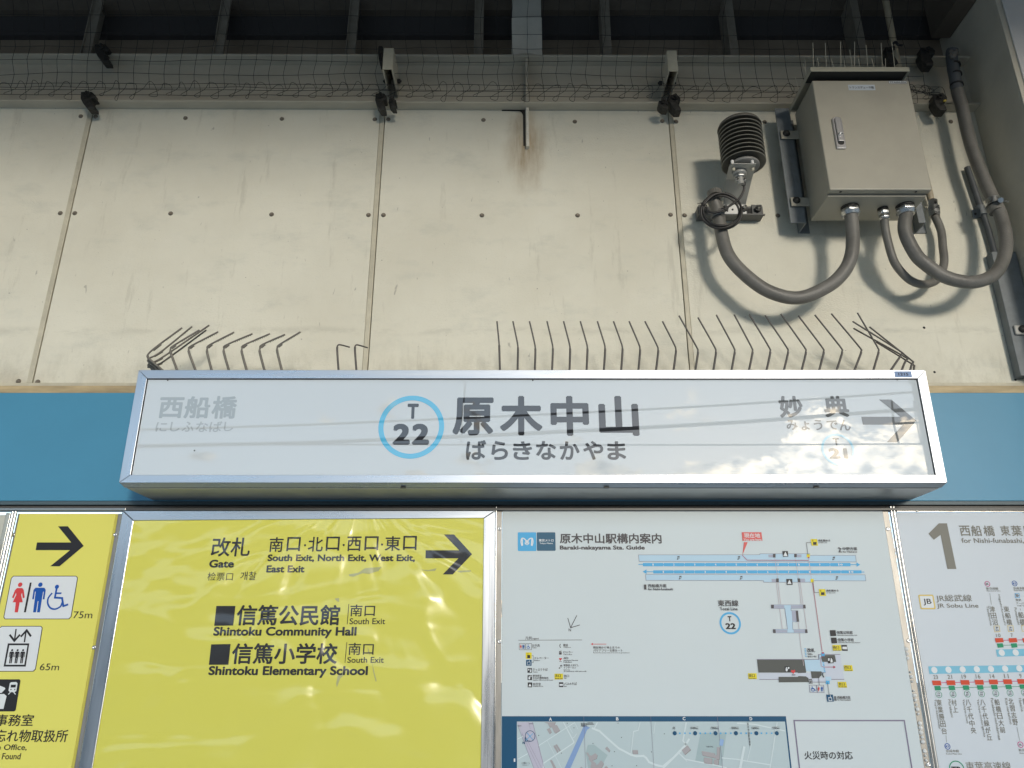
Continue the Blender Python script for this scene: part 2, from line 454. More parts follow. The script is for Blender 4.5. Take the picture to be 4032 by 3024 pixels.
def tag(o, label, cat, group=None):
    o['label'] = label; o['category'] = cat
    if group: o['group'] = group
    return o
def struct(name, mb, mat, label=None):
    o = obj(name, mb, mat); o['kind'] = 'structure'
    if label: o['label'] = label
    return o
def copies(name, me, mat, parent, places):
    out = []
    for p in places:
        o = bpy.data.objects.new(name, me); COL.objects.link(o)
        o.parent = parent; o.location = Vector(p)-WL[parent.name]; WL[o.name] = Vector(p); out.append(o)
    return out
def mesh_of(name, mb, mat):
    me = bpy.data.meshes.new(name); me.from_pydata(mb.v, [], mb.f)
    me.polygons.foreach_set('use_smooth', mb.sm); me.materials.append(mat); me.update(); return me
def spline(pts, n=8):
    pts = [Vector(p) for p in pts]; out = []
    for i in range(len(pts)-1):
        p0 = pts[max(i-1, 0)]; p1 = pts[i]; p2 = pts[i+1]; p3 = pts[min(i+2, len(pts)-1)]
        for k in range(n):
            t = k/n
            out.append(.5*((2*p1)+(p2-p0)*t+(2*p0-5*p1+4*p2-p3)*t*t+(3*p1-p0-3*p2+p3)*t**3))
    out.append(pts[-1]); return out

# ------------------------------------------------------------------ lettering
TC = bpy.data.curves.new('lettering_source', 'FONT'); TO = bpy.data.objects.new('lettering_source', TC)
TCACHE = {}
def glyphs(sx, bold=.0, res=3, spacing=1.0):
    k = (sx, bold, res, spacing)
    if k not in TCACHE:
        TC.body = sx; TC.offset = 0; TC.resolution_u = res; TC.space_character = spacing
        me = TO.to_mesh()
        v = [(a.co.x, a.co.y) for a in me.vertices]; f = [tuple(p.vertices) for p in me.polygons]
        TO.to_mesh_clear()
        if bold > .004:     # heavier weight: the outline struck several times round a small circle
            n = 8 if res >= 3 else (4 if res == 2 else 2)
            v0, f0 = v, f; v = []; f = []
            for q in range(n):
                dx = bold*cos(2*pi*(q+.5)/n)*1.0; dy = bold*sin(2*pi*(q+.5)/n)*1.0
                if n == 2: dy = 0; dx = 1.6*bold*(1 if q else -1)
                f += [tuple(i+len(v) for i in p) for p in f0]; v += [(a+dx, b+dy, q) for a, b in v0]
        else: v = [(a, b, 0) for a, b in v]
        x0 = min(a[0] for a in v); x1 = max(a[0] for a in v); y0 = min(a[1] for a in v); y1 = max(a[1] for a in v)
        TCACHE[k] = ([((a-x0)/(x1-x0), (b-y0)/(y1-y0), q) for a, b, q in v], f)
    return TCACHE[k]
def place(mb, g, o, ex, ey, Y):
    v, f = g
    mb.add([(o[0]+a*ex[0]+b*ey[0], Y-q*.00003, o[1]+a*ex[1]+b*ey[1]) for a, b, q in v], f)
def TX(mb, c, x0, y0, x1, y1, s, Y, bold=.02, res=3, spacing=1.0):
    """text s fitted to the box (x0,y0)-(x1,y1) measured in crop c, x taken at mid height"""
    ym = (y0+y1)/2
    a = Q(c, x0, ym, Y); b = Q(c, x1, ym, Y); zt = Q(c, x0, y0, Y)[2]; zb = Q(c, x0, y1, Y)[2]
    place(mb, glyphs(s, bold, res, spacing), (a[0], zb), (b[0]-a[0], 0), (0, zt-zb), Y)
    return mb
def VT(mb, c, p0, p1, w, s, Y, bold=.03, res=2):
    """characters stacked from p0 (top centre) to p1 (bottom centre), w wide"""
    a = Q(c, *p0, Y); b = Q(c, *p1, Y); wm = Q(c, p0[0]+w, p0[1], Y)[0]-a[0]; n = len(s)
    xm = (a[0]+b[0])/2
    for i, ch in enumerate(s):
        z0 = a[2]+(b[2]-a[2])*i/n; z1 = a[2]+(b[2]-a[2])*(i+1)/n; h = z0-z1
        g = glyphs(ch, bold, res)
        hh = h*.90; ww = wm
        if ch in 'ー一': hh = h*.2
        place(mb, g, (xm-ww/2, (z0+z1)/2-hh/2), (ww, 0), (0, hh), Y)
def RT(mb, c, p0, p1, w, s, Y, bold=.02, res=2):
    """latin text turned a quarter clockwise, reading down from p0 to p1"""
    a = Q(c, *p0, Y); b = Q(c, *p1, Y); wm = Q(c, p0[0]+w, p0[1], Y)[0]-a[0]; xm = (a[0]+b[0])/2
    place(mb, glyphs(s, bold, res), (xm-wm/2, a[2]), (0, b[2]-a[2]), (wm, 0), Y)
def disc(mb, c, x, y, r, Y, n=28, ri=None, stretch=1.0):
    p = Q(c, x, y, Y); q = Q(c, x+r, y, Y); R = q[0]-p[0]
    R2 = R*stretch
    if ri is None: mb.flat([(p[0]+R*cos(2*pi*k/n), p[2]+R2*sin(2*pi*k/n)) for k in range(n)], Y)
    else:
        t = ri/r
        v = [(p[0]+R*s_*cos(2*pi*k/n), Y, p[2]+R2*s_*sin(2*pi*k/n)) for s_ in (1, t) for k in range(n)]
        mb.add(v, [(k, (k+1) % n, (k+1) % n+n, k+n) for k in range(n)])
def stroke(mb, c, pts, w, Y, closed=False):
    """poly-line of width w (crop units)"""
    q = [Vector(Q(c, x, y, Y)) for x, y in pts]
    ww = abs(Q(c, pts[0][0]+w, pts[0][1], Y)[0]-q[0][0])/2
    if closed: q.append(q[0])
    for a, b in zip(q, q[1:]):
        d = (b-a)
        if d.length < 1e-7: continue
        d.normalize(); n = Vector((-d.z, 0, d.x))*ww; e = d*ww*.8
        mb.flat([(p.x, p.z) for p in (a-e+n, b+e+n, b+e-n, a-e-n)], Y)
def rect(mb, c, x0, y0, x1, y1, Y): mb.px(c, [(x0, y0), (x1, y0), (x1, y1), (x0, y1)], Y)
def upright(mb, c, x0, y0, x1, y1, Y, r=0.0):
    """axis-true rectangle in the wall plane (x at mid height), rounded corners"""
    ym = (y0+y1)/2; a = Q(c, x0, ym, Y)[0]; b = Q(c, x1, ym, Y)[0]; zt = Q(c, x0, y0, Y)[2]; zb = Q(c, x0, y1, Y)[2]
    rr = r*(b-a)
    if rr <= 0: mb.flat([(a, zb), (b, zb), (b, zt), (a, zt)], Y); return
    pts = []
    for cx, cz, s0 in ((b-rr, zt-rr, 0), (a+rr, zt-rr, 90), (a+rr, zb+rr, 180), (b-rr, zb+rr, 270)):
        for k in range(5):
            t = radians(s0+22.5*k); pts.append((cx+rr*cos(t), cz+rr*sin(t)))
    mb.flat(pts, Y)
# ================================================================== THE SETTING
GZ = 0.0
struct('platform_floor', MB().box(-40, 40, -4.7, .4, -1.1, GZ), M('platform_concrete', (.34, .335, .32), .8, var=.15, scale=3))
struct('track_bed', MB().box(-120, 120, -15.5, -4.7, -1.6, -1.15), M('ballast', (.26, .25, .23), .9, var=.3, scale=20))
struct('ground', MB().box(-900, 900, -900, 300, -6.5, -6.0), M('ground_dirt', (.14, .14, .12), .9, var=.2, scale=.1))
struct('canopy_roof', MB().box(-40, 40, -4.7, 1.2, 4.72, 4.80).box(-40, 40, -4.75, -4.62, 4.50, 4.80), roof_dark)

# ---- upper cream wall
wall = thing('station_wall', 'cream painted wall of bolted boards with brown stains above the blue band', 'wall', (0, 0, 0))
ZT0 = Q('A1', 0, 684, 0)[2]; ZT1 = Q('A3', 1700, 716, 0)[2]; XT0 = Q('A1', 0, 684, 0)[0]; XT1 = Q('A3', 1700, 716, 0)[0]
def ztop(x): return ZT0+(ZT1-ZT0)*(x-XT0)/(XT1-XT0)
ZB = Q('A4', 0, 836, 0)[2]
s1 = (Q('A1', 560, 800, 0)[0]+Q('A4', 270, 400, 0)[0])/2, (Q('A1', 596, 800, 0)[0]+Q('A4', 303, 400, 0)[0])/2
s2 = (Q('A2', 246, 800, 0)[0]+Q('A5', 166, 374, 0)[0])/2, (Q('A2', 277, 800, 0)[0]+Q('A5', 200, 374, 0)[0])/2
s3 = (Q('A2', 2115, 800, 0)[0]+Q('A6', 22, 374, 0)[0]-.0)/2, (Q('A2', 2150, 800, 0)[0]+Q('A6', 48, 400, 0)[0])/2
XR = 2.154
edges = [(-4.2, s1[0]), (s1[1], s2[0]), (s2[1], s3[0]), (s3[1], XR)]
obj('backing', MB().prism([(-4.2, ZB), (XR, ZB), (XR, ztop(XR)), (-4.2, ztop(-4.2))], .014, .1), black, wall)
for a, b in edges:
    a += .0014; b -= .0014
    obj('wall_board', MB().prism([(a, ZB), (b, ZB), (b, ztop(b)-.002), (a, ztop(a)-.002)], 0, .012), cream, wall, bevel=.0015)
for i, (a, b) in enumerate((s1, s2, s3)):
    d = (.0004, .0018) if i < 2 else (.0018, .0004)
    obj('joint_cover', MB().prism([(a+d[0], ZB), (b-d[1], ZB), (b-d[1], ztop(b)-.012), (a+d[0], ztop(a)-.012)], -.0035, .016), trim, wall, bevel=.0012)
scr = MB(); scr.lathe((0, 0, 0), [(.0105, 0), (.0105, -.0012), (.0078, -.0016), (.0074, -.0055), (.005, -.0068), (.0032, -.0055), (.0001, -.005)], 14, axis='y')
scr = mesh_of('screw', scr, screwm)
pts = [('A1', x, y) for x, y in ((524, 754), (620, 757), (1202, 766), (1827, 771), (391, 1382), (485, 1382), (1106, 1384), (1760, 1390), (-140, 1380), (-60, 752))]
pts += [('A4', 120, 826), ('A4', 245, 830)]
pts += [('A2', x, y) for x, y in ((217, 774), (304, 774), (921, 778), (1513, 789), (2079, 785), (2169, 789), (176, 1394), (273, 1394), (911, 1396), (1531, 1396), (2133, 1392))]
pts += [('A3', x, y) for x, y in ((531, 791), (12, 1396), (617, 1397), (1737, 789))]
copies('screw', scr, screwm, wall, [Q(c, x, y, 0) for c, x, y in pts])
hole = MB(); hole.lathe((0, 0, 0), [(.0001, -.0012), (.0042, -.0012), (.0052, -.0003)], 10, axis='y')
copies('screw_hole', mesh_of('screw_hole', hole, black), black, wall, [Q('C3', x, y, 0) for x, y in ((105, 1078), (220, 1562), (1100, 1645))]+[Q('A6', 1565, 478, 0)])
# ledge between boards and blue band
z1 = Q('A4', 0, 836, -.012)[2]; z2 = Q('A4', 0, 858, -.012)[2]; z3 = Q('A4', 0, 898, -.03)[2]
obj('ledge', MB().box(-4.2, XR+.5, -.016, .01, z2, z1), trim, wall, bevel=.002)
obj('ledge', MB().box(-4.2, XR+.5, -.024, .01, z3-.02, z2-.001), rusty_trim, wall, bevel=.002)

# ---- blue band
zb1 = Q('A4', 0, 899, -.04)[2]; zb2 = Q('A4', 0, 1600, -.04)[2]
band = thing('fascia_band', 'plain blue fascia band running behind the station name sign', 'fascia', (0, -.04, zb2))
obj('panel', MB().box(-4.2, 4.0, -.04, .0, zb2, zb1), blue, band, bevel=.002)
obj('lower_shade_band', MB().box(-4.2, 4.0, -.038, .0, zb2-.014, zb2-.001), M('teal_shade_band', (.06, .10, .12), .5), band)  # dark teal strip painting the shadow band below the panel
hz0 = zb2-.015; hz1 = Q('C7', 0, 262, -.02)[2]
obj('shadow_rail', MB().box(-4.2, 4.0, -.022, .02, hz1, hz0), M('shade_dark_rail', (.075, .072, .068), .5, var=.1), band)  # near-black colour carries the shade of the recess under the sign

# ---- steel beam on top of the wall
beam = thing('steel_beam', 'grey-beige steel girder running along the top of the cream wall', 'girder', (0, 0, 4))
def lin(c0, x0, y0, c1, x1, y1, Y):
    a = Q(c0, x0, y0, Y); b = Q(c1, x1, y1, Y)
    return lambda x: a[2]+(b[2]-a[2])*(x-a[0])/(b[0]-a[0])
zlo = lin('A1', 0, 640, 'A3', 700, 660, -.052)
zhi = lin('A1', 0, 343, 'A3', 700, 357, -.06)
X0, X1 = -4.2, XR
def sl(f, d0, d1, Y, dep):
    return MB().prism([(X0, f(X0)+d0), (X1, f(X1)+d0), (X1, f(X1)+d1), (X0, f(X0)+d1)], Y, dep)
obj('lower_flange', sl(zlo, -.010, .001, -.052, .10), beam_paint, beam, bevel=.002)
obj('upper_flange', sl(zhi, -.011, .000, -.060, .12), beam_paint, beam, bevel=.002)
obj('wall_top_shadow_line', MB().prism([(X0, ztop(X0)-.004), (X1, ztop(X1)-.004), (X1, ztop(X1)+.002), (X0, ztop(X0)+.002)], -.0012, .002), black, beam)  # black strip drawn in as the shadow line under the flange
obj('web', MB().prism([(X0, zlo(X0)), (X1, zlo(X1)), (X1, zhi(X1)-.012), (X0, zhi(X0)-.012)], 0, .012), beam_paint, beam)
xg = Q('C8', 1012, 600, -.05)[0]
obj('stiffener', MB().box(xg-.0055, xg+.0055, -.05, 0, zlo(xg)+.001, zhi(xg)-.012), beam_paint, beam, bevel=.0015)
# gusset dropping through the wall boards
gz = Q('C8', 1000, 1572, -.02)[2]
g = MB()
g.box(xg-.005, xg+.009, -.022, .01, gz, zlo(xg)-.011)
obj('gusset', g, M('pale_steel_paint', (.66, .64, .56), .5, var=.15, scale=30), beam, bevel=.0015)
g = MB().px('C8', [(648, 1018), (690, 1018), (930, 1026), (985, 1030), (985, 1566), (962, 1566), (955, 1120), (935, 1080), (905, 1062), (648, 1058)], -.0022)
g.px('C8', [(1012, 1480), (1022, 1480), (1022, 1572), (1012, 1570)], -.0022)
obj('slot', g, black, beam)

# ---- dark cladding above the beam
clad = thing('upper_cladding', 'dark clerestory cladding under the roof behind the girder', 'cladding', (0, .1, 4.3))
zc = zhi(0)
za = Q('A1', 0, 240, .10)[2]; zbb = Q('A1', 0, 96, .08)[2]
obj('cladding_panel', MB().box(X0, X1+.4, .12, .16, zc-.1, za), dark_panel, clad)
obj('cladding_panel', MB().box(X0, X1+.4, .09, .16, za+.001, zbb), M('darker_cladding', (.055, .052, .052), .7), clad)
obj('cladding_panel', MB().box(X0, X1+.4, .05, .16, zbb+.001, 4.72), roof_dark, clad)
obj('crimp_line', MB().box(X0, X1, .045, .05, zbb+.07, zbb+.076), black, clad)
st = MB()
for cx, c, vz in ((570, 'A1', 0), (1420, 'A1', 0), (60, 'A2', 0), (885, 'A2', 0), (1715, 'A2', 0), (320, 'A3', 0), (1150, 'A3', 0)):
    x = Q(c, cx+8, 300, .0)[0]
    s = MB().box(x-.020, x+.020, -.008, .004, zhi(x)+.001, zbb+.02).box(x-.024, x-.019, -.02, .09, zhi(x)+.001, zbb+.02)
    obj('stud', s, M('stud_paint', (.24, .215, .175), .55, var=.15, scale=20), clad, bevel=.001)
raf = thing('rafter', 'broad pale painted rafter rising from the girder at the centre', 'rafter', (0, 0, 4.3))
xa = Q('A2', 1104, 345, -.03)[0]; xb = Q('A2', 1302, 345, -.03)[0]
zj = Q('A2', 1200, 118, -.03)[2]
obj('lower_plate', MB().box(xa, xb, -.035, .03, zc+.001, zj), M('rafter_paint', (.66, .63, .55), .5, var=.1, scale=12), raf, bevel=.002)
obj('upper_plate', MB().box(xa+.002, xb-.002, -.028, .03, zj+.002, 4.72), M('darker_rafter_paint', (.52, .50, .44), .55, var=.1), raf, bevel=.002)
obj('weld_bead', MB().tube(spline([(xa+.01, -.04, zc+.012), ((xa+xb)/2, -.045, zc+.017), (xb-.02, -.04, zc+.011)], 5), .004, 6), beam_paint, raf)
gd = tag(obj('roof_girder', MB().box(2.06, 2.152, -4.6, .04, 4.43, 4.72), roof_dark), 'dark roof girder meeting the grey column at upper right', 'girder')

# ---- bracket channels
def bracket(c, xl, xr, yt, yb, cw, label):
    Yf = -.19
    x0 = Q(c, xl, (yt+yb)/2, Yf)[0]; x1 = Q(c, xr, (yt+yb)/2, Yf)[0]
    zt = Q(c, xl, yt, Yf)[2]; zb = Q(c, xl, yb, Yf)[2]
    t = thing('bracket', label, 'bracket', ((x0+x1)/2, 0, zb), 'channel brackets on the girder')
    obj('end_plate', MB().box(x0, x1, Yf, Yf+.006, zb, zt), trim, t, bevel=.0015)
    obj('side_plate', MB().box(x0, x0+.005, Yf+.007, 0, zb, zt), beam_paint, t)
    obj('side_plate', MB().box(x1-.005, x1, Yf+.007, 0, zb, zt), beam_paint, t)
    obj('top_plate', MB().box(x0+.006, x1-.006, Yf+.007, 0, zt-.008, zt-.003), M('dark_channel_inside', (.05, .035, .025), .8), t)  # inner top of the open channel, coloured near-black brown
    for sx in (x0-.008, x1+.008):
        b = MB(); b.cyl((sx-.007, -.055, zb+.05), (sx+.007, -.055, zb+.05), .011, 8); b.cyl((sx-.012, -.055, zb+.05), (sx+.012, -.055, zb+.05), .005, 8)
        obj('bolt', b, clampm, t)
bracket('D2', 528, 722, 337, 738, 0, 'pale channel bracket with open underside on girder, left of the gusset')
bracket('D3', 628, 818, 380, 776, 0, 'pale channel bracket with open underside on girder, right of the gusset')

# ---- black beam clamps
def clamp(px, py, w, h, Y, label, tilt=0.0, c='F', bolt=True):
    p = Q(c, px, py, Y); q = Q(c, px+w, py, Y); zt = Q(c, px, py-h/2, Y)[2]; zb = Q(c, px, py+h/2, Y)[2]
    ww = q[0]-p[0]; H = zt-zb
    t = thing('beam_clamp', label, 'clamp', (p[0], Y, p[2]), 'black iron clamps gripping the girder')
    prof = [(-.5, .5), (.28, .5), (.5, .32), (.5, .12), (.22, .10), (.20, -.02), (.46, -.32), (.50, -.5), (-.02, -.5), (-.34, -.18), (-.5, .1)]
    b = MB().prism([(p[0]+ww*(x+tilt*z), p[2]+H*z) for x, z in prof], Y-.012, .05)
    obj('jaw', b, clampm, t, bevel=.004)
    if bolt:
        obj('bolt', MB().cyl((p[0]+ww*.02, Y-.035, p[2]+H*.28), (p[0]+ww*.02, Y-.012, p[2]+H*.28), .007, 6).cyl((p[0]-ww*.02, Y-.024, p[2]+H*.28), (p[0]-ww*.02, Y-.013, p[2]+H*.28), .013, 6), clampm, t)
clamp(405, 214, 54, 68, -.075, 'black clamp on the upper girder edge at far left', tilt=-.35)
clamp(349, 399, 56, 64, -.07, 'black clamp on the lower girder edge at far left', tilt=-.2)
clamp(1499, 220, 20, 66, -.085, 'narrow black clamp against the left bracket, upper girder edge', bolt=False)
clamp(1500, 405, 44, 64, -.075, 'black clamp on lower girder edge below the left bracket')
clamp(1546, 411, 30, 30, -.09, 'small crumpled clamp just right of the one below the left bracket')
clamp(2655, 410, 48, 62, -.075, 'black clamp on lower girder edge beside the right bracket')
clamp(2611, 417, 36, 28, -.09, 'small clamp with a bright bolt end just under the right bracket')
clamp(3647, 228, 58, 70, -.08, 'black clamp on upper girder edge near the grey column', tilt=.4)
clamp(3508, 224, 44, 66, -.09, 'black clamp on upper girder edge behind the beige pipe', tilt=.1)
clamp(3698, 408, 54, 64, -.08, 'black clamp with yellow bolt tip, lower girder edge by the column', tilt=.3)
obj('bolt_tip', MB().cyl(Q('C1', 1105, 1392, -.11), Q('C1', 1135, 1388, -.11), .005, 8), M('yellow_bolt_tip', (.6, .45, .08), .4), bpy.data.objects['beam_clamp.009'])

# ---- grey column at the right
col = thing('column', 'big grey painted column rising along the right edge', 'column', (2.5, -.15, 0))
obj('shaft', MB().box(XR, 3.0, -.288, .3, 0, 4.72), colm, col, bevel=.004)
obj('face_cover', MB().box(XR+.028, 3.0, -.296, -.2885, 0, 4.72), colf, col, bevel=.003)
obj('edge_bead', MB().box(XR+.001, XR+.007, -.293, -.2885, 0, 4.72), colm, col)

# ================================================================== NET
def build_net():
    rnd = random.Random(3)
    b = MB()
    YN = -.115
    nx = 66; x0 = -2.62; dx = .0690
    zs = [zlo(0)+.012+.0665*i for i in range(9)]
    def pt(i, j):
        x = x0+dx*i; z = zs[j] if j < len(zs) else 0
        f = j
        sag = .012*mnoise.noise(Vector((x*1.3, j*.9, 0)))+.006*mnoise.noise(Vector((x*6, j*2.1, 4)))
        xx = x+.022*mnoise.noise(Vector((x*1.1, j*.7, 9)))+(.010 if j == 0 else 0)
        yy = YN-.012*j+.02*mnoise.noise(Vector((x*1.7, j*.6, 2)))
        if j >= 5: yy -= .03*(j-4)
        # pull the net up to the clamps
        return (xx, yy, z+sag+(zlo(x)-zlo(0)))
    for j in range(9):
        if j == 8: continue
        line = [pt(i, j) for i in range(nx)]
        b.tube(spline(line, 2), .0012, 3, False)
    for i in range(nx):
        line = [pt(i, j) for j in range(9)]
        b.tube(spline(line, 2), .0012, 3, False)
    k = MB()
    for i in range(nx):
        for j in range(8):
            p = pt(i, j); r = .0026
            k.add([(p[0]+r, p[1], p[2]), (p[0]-r, p[1], p[2]), (p[0], p[1]+r, p[2]), (p[0], p[1]-r, p[2]), (p[0], p[1], p[2]+r), (p[0], p[1], p[2]-r)],
                  [(0, 2, 4), (2, 1, 4), (1, 3, 4), (3, 0, 4), (2, 0, 5), (1, 2, 5), (3, 1, 5), (0, 3, 5)])
    n = thing('bird_net', 'sagging black bird net strung across the girder above the wall', 'net', (0, YN, zs[0]))
    o = obj('netting', b, rubber, n); o['kind'] = 'stuff'
    o = obj('knots', k, rubber, n); o['kind'] = 'stuff'
    c = MB()
    x = x0; pts = []
    i = 0
    ph = 0
    while x < 1.95:
        step = .0690
        h = .018+.026*rnd.random(); dn = -.014-.034*rnd.random(); step *= rnd.uniform(.8, 1.25)
        zl = zlo(x)
        pts += [(x, YN+.01, zl+.012), (x+step*.35*rnd.uniform(.8, 1.3), YN-.012, zl+h), (x+step*.75, YN-.005, zl+.012+.012*rnd.random()), (x+step*.80*rnd.uniform(.7, 1.1), YN+.012, zl+dn), (x+step*.35, YN+.016, zl+dn*.6)]
        x += step
    c.tube(spline(pts, 4), .0012, 3, False)
    for off, yy in ((.034, 0), (.006, .006), (-.018, .014)):
        line = [(x0+.08*q, YN+yy, zlo(x0+.08*q)+off+.007*mnoise.noise(Vector((q*.35, off*90, 1)))) for q in range(58)]
        c.tube(spline(line, 2), .0013, 3, False)
    o = obj('lacing_cord', c, rubber, n); o['kind'] = 'stuff'
    # twisted bundle from the box to the right-hand clamp
    t = MB()
    a = Vector(Q('C1', 650, 1225, -.14)); e = Vector(Q('C1', 1010, 1325, -.12))
    for s in range(3):
        pts = []
        for q in range(16):
            w = q/15; p = a.lerp(e, w); an = w*14+s*2.1
            pts.append((p.x, p.y+.003*sin(an), p.z+.003*cos(an)))
        t.tube(pts, .0013, 4, False)
    for x_, y_, rr in ((760, 1230, .03), (860, 1215, .02), (900, 1270, .024), (930, 1250, .016)):
        p = Q('C1', x_, y_, -.13)
        t.tube([(p[0]+rr*cos(a_*.5), p[1], p[2]+rr*.8*sin(a_*.5)) for a_ in range(13)], .0011, 3, False)
    obj('gathered_end', t, rubber, n)
build_net()

# ================================================================== PIPES AT THE RIGHT
pb = thing('beige_conduit', 'thin beige conduit pipe passing down behind the grey box', 'conduit', Q('C1', 300, 0, -.12))
top = Q('C1', 296, -40, -.14); low = Q('C2', 222, 1300, -.035)
obj('pipe', MB().tube(spline([top, Q('C1', 380, 400, -.12), Q('C1', 495, 965, -.085), low], 8), .0145, 14), pipe_b, pb)
cp = Q('C2', 240, 1300, -.04); cq = Q('C2', 262, 1440, -.05); ce = Q('C2', 272, 1500, -.055)
obj('coupling', MB().cyl(cp, Q('C2', 250, 1385, -.045), .019, 16), zinc, pb)
obj('hex_nut', MB().tube([Q('C2', 255, 1385, -.047), cq, ce], [.0255, .0262, .022], 6), zinc, pb, bevel=.002)
obj('set_screw', MB().cyl(Q('C2', 272, 1315, -.075), Q('C2', 292, 1310, -.075), .0055, 8), clampm, pb)
obj('net_knot', MB().tube(spline([Q('C1', 400, 610, -.14), Q('C1', 440, 580, -.15), Q('C1', 480, 620, -.15), Q('C1', 530, 625, -.14)], 5), [.006]*16, 6), rubber, bpy.data.objects['bird_net'])

# flat rail + thin dark pipe beside the column
tp = thing('dark_pipe', 'thin dark pipe running down behind the thick grey duct', 'pipe', Q('C2', 860, 1400, -.02))
obj('pipe', MB().tube(spline([Q('C2', 690, 860, -.02), Q('C2', 860, 1370, -.02), Q('C2', 940, 1600, -.02), Q('C3', 850, 180, -.02), Q('C3', 905, 430, -.02)], 6), .013, 12), duct2, tp)
sa = MB().tube([Q('C2', 845, 1375, -.02), Q('C2', 880, 1490, -.02)], [.022, .022], 16)
obj('saddle', sa, galv, tp, bevel=.001)
sa = MB().px('C2', [(755, 1425), (775, 1400), (860, 1395), (880, 1500), (790, 1520), (765, 1490)], -.045, .008)
obj('saddle_ear', sa, galv, tp, bevel=.002)
obj('saddle_hole', MB().cyl(Q('C2', 795, 1470, -.046), Q('C2', 795, 1470, -.0475), .006, 10), black, tp)
rl = thing('wall_rail', 'wide blue-grey upright rail in the corner beside the column', 'rail', Q('C3', 1100, 1400, -.04))
r = MB().px('C3', [(905, 470), (1042, 330), (1290, 1210), (1400, 1600), (1165, 1585), (1140, 1430)], -.045, .043)
xl = Q('C3', 985, 860, -.045)[0]; xr = XR-.006
zt_ = Q('C3', 905, 250, -.045)[2]; zb_ = Q('C3', 1165, 1600, -.045)[2]
obj('channel', MB().box(xl, xr, -.045, -.001, zb_, zt_), galv, rl, bevel=.002)
tb = Q('C3', 1140, 1110, -.052)
obj('tab', MB().box(tb[0]-.018, xr-.001, -.056, -.046, tb[2]-.019, tb[2]+.024), plate, rl, bevel=.005)
obj('bolt', MB().lathe((tb[0]+.012, -.056, tb[2]+.004), [(.016, 0), (.016, -.007), (.011, -.012), (.0001, -.013)], 12, axis='y'), clampm, rl)
XRAIL = xl

# ================================================================== ELECTRICAL BOX
YF = -.31
bx0, bx1 = 1.270, 1.680
bz0, bz1 = 3.3235, 3.868
def zr(c, x, y, Y): return Q(c, x, y, Y)[2]
dzt = zr('C5', 900, 525, YF); dzb = zr('C6', 900, 716, YF)
dx0 = (Q('C5', 547, 525, YF)[0]+Q('C6', 700, 715, YF)[0])/2; dx1 = (Q('C5', 1752, 525, YF)[0]+Q('C6', 1975, 715, YF)[0])/2
box = thing('control_box', 'beige metal equipment cabinet with rain hood, handle and two small labels', 'cabinet', ((dx0+dx1)/2, -.2, dzb))
YB = -.09
obj('body', MB().box(dx0+.004, dx1-.006, YF+.036, YB, dzb-.008, dzt+.004), boxm, box, bevel=.003)
door = obj('door', MB().box(dx0, dx1, YF, YF+.032, dzb, dzt), boxm, box, bevel=.005, seg=3)
obj('seal', MB().box(dx0+.010, dx1-.012, YF+.032, YF+.036, dzb+.004, dzt), black, box)
hz = dzt+.006
hood = MB()
hx0 = Q('C5', 545, 430, -.357)[0]; hx1 = Q('C5', 1783, 430, -.357)[0]
hx0 = min(hx0, dx0-.004)
hood.box(hx0, hx1, -.357, -.353, hz, hz+.022)            # front lip
hood.box(hx0, hx1, -.3525, YB, hz+.018, hz+.022)         # top
hood.box(hx0, hx0+.003, -.3525, YB, hz-.002, hz+.0175)
hood.box(hx1-.003, hx1, -.3525, YB, hz-.002, hz+.0175)
obj('rain_hood', hood, boxm2, box, bevel=.0015)
obj('hood_underside', MB().box(hx0+.004, hx1-.004, -.352, YF+.034, hz+.008, hz+.0175), M('painted_hood_shade', (.02, .02, .018), .7), box)  # near-black sheet painting in the shade under the hood
# bottom lip holes on the door
for x in (845, 1788):
    p = Q('C6', x, 752, YF); obj('drain_hole', MB().cyl((p[0], YF+.015, dzb-.0012), (p[0], YF+.015, dzb+.002), .0052, 10), black, door)
# handle
def hpt(x, y): return Q('C5', x, y, YF)
p = Q('C5', 858, 985, YF-.004); q = Q('C6', 828, 208, YF-.004)
hxm = (p[0]+q[0])/2+.001; hw = .0195; ht = p[2]; hb = q[2]
def stadium(x, w, z0, z1, n=8, bot=True):
    pts = [(x+w*cos(pi*k/n), z1-w*.75+w*.75*sin(pi*k/n)) for k in range(n+1)]
    if bot: pts += [(x-w, z0+.002), (x-w*.8, z0), (x+w*.8, z0), (x+w, z0+.002)]
    else: pts += [(x+w*cos(pi+pi*k/n), z0+w*.75+w*.75*sin(pi+pi*k/n)) for k in range(n+1)]
    return pts
h = obj('handle', MB().prism(stadium(hxm, hw, hb, ht), YF-.009, .009), bright, door, bevel=.002)
obj('recess', MB().prism(stadium(hxm, hw*.66, hb+.016, ht-.008, bot=False), YF-.0096, .0005), black, h)
obj('grip', MB().prism(stadium(hxm, hw*.60, hb+.031, ht-.010), YF-.016, .0062), bright, h, bevel=.003)
kz = Q('C6', 808, 55, YF)[2]
obj('lock', MB().lathe((hxm, YF-.016, kz), [(.0085, 0), (.0085, -.003), (.0068, -.0035), (.0064, -.002), (.0001, -.002)], 16, axis='y'), zinc, h)
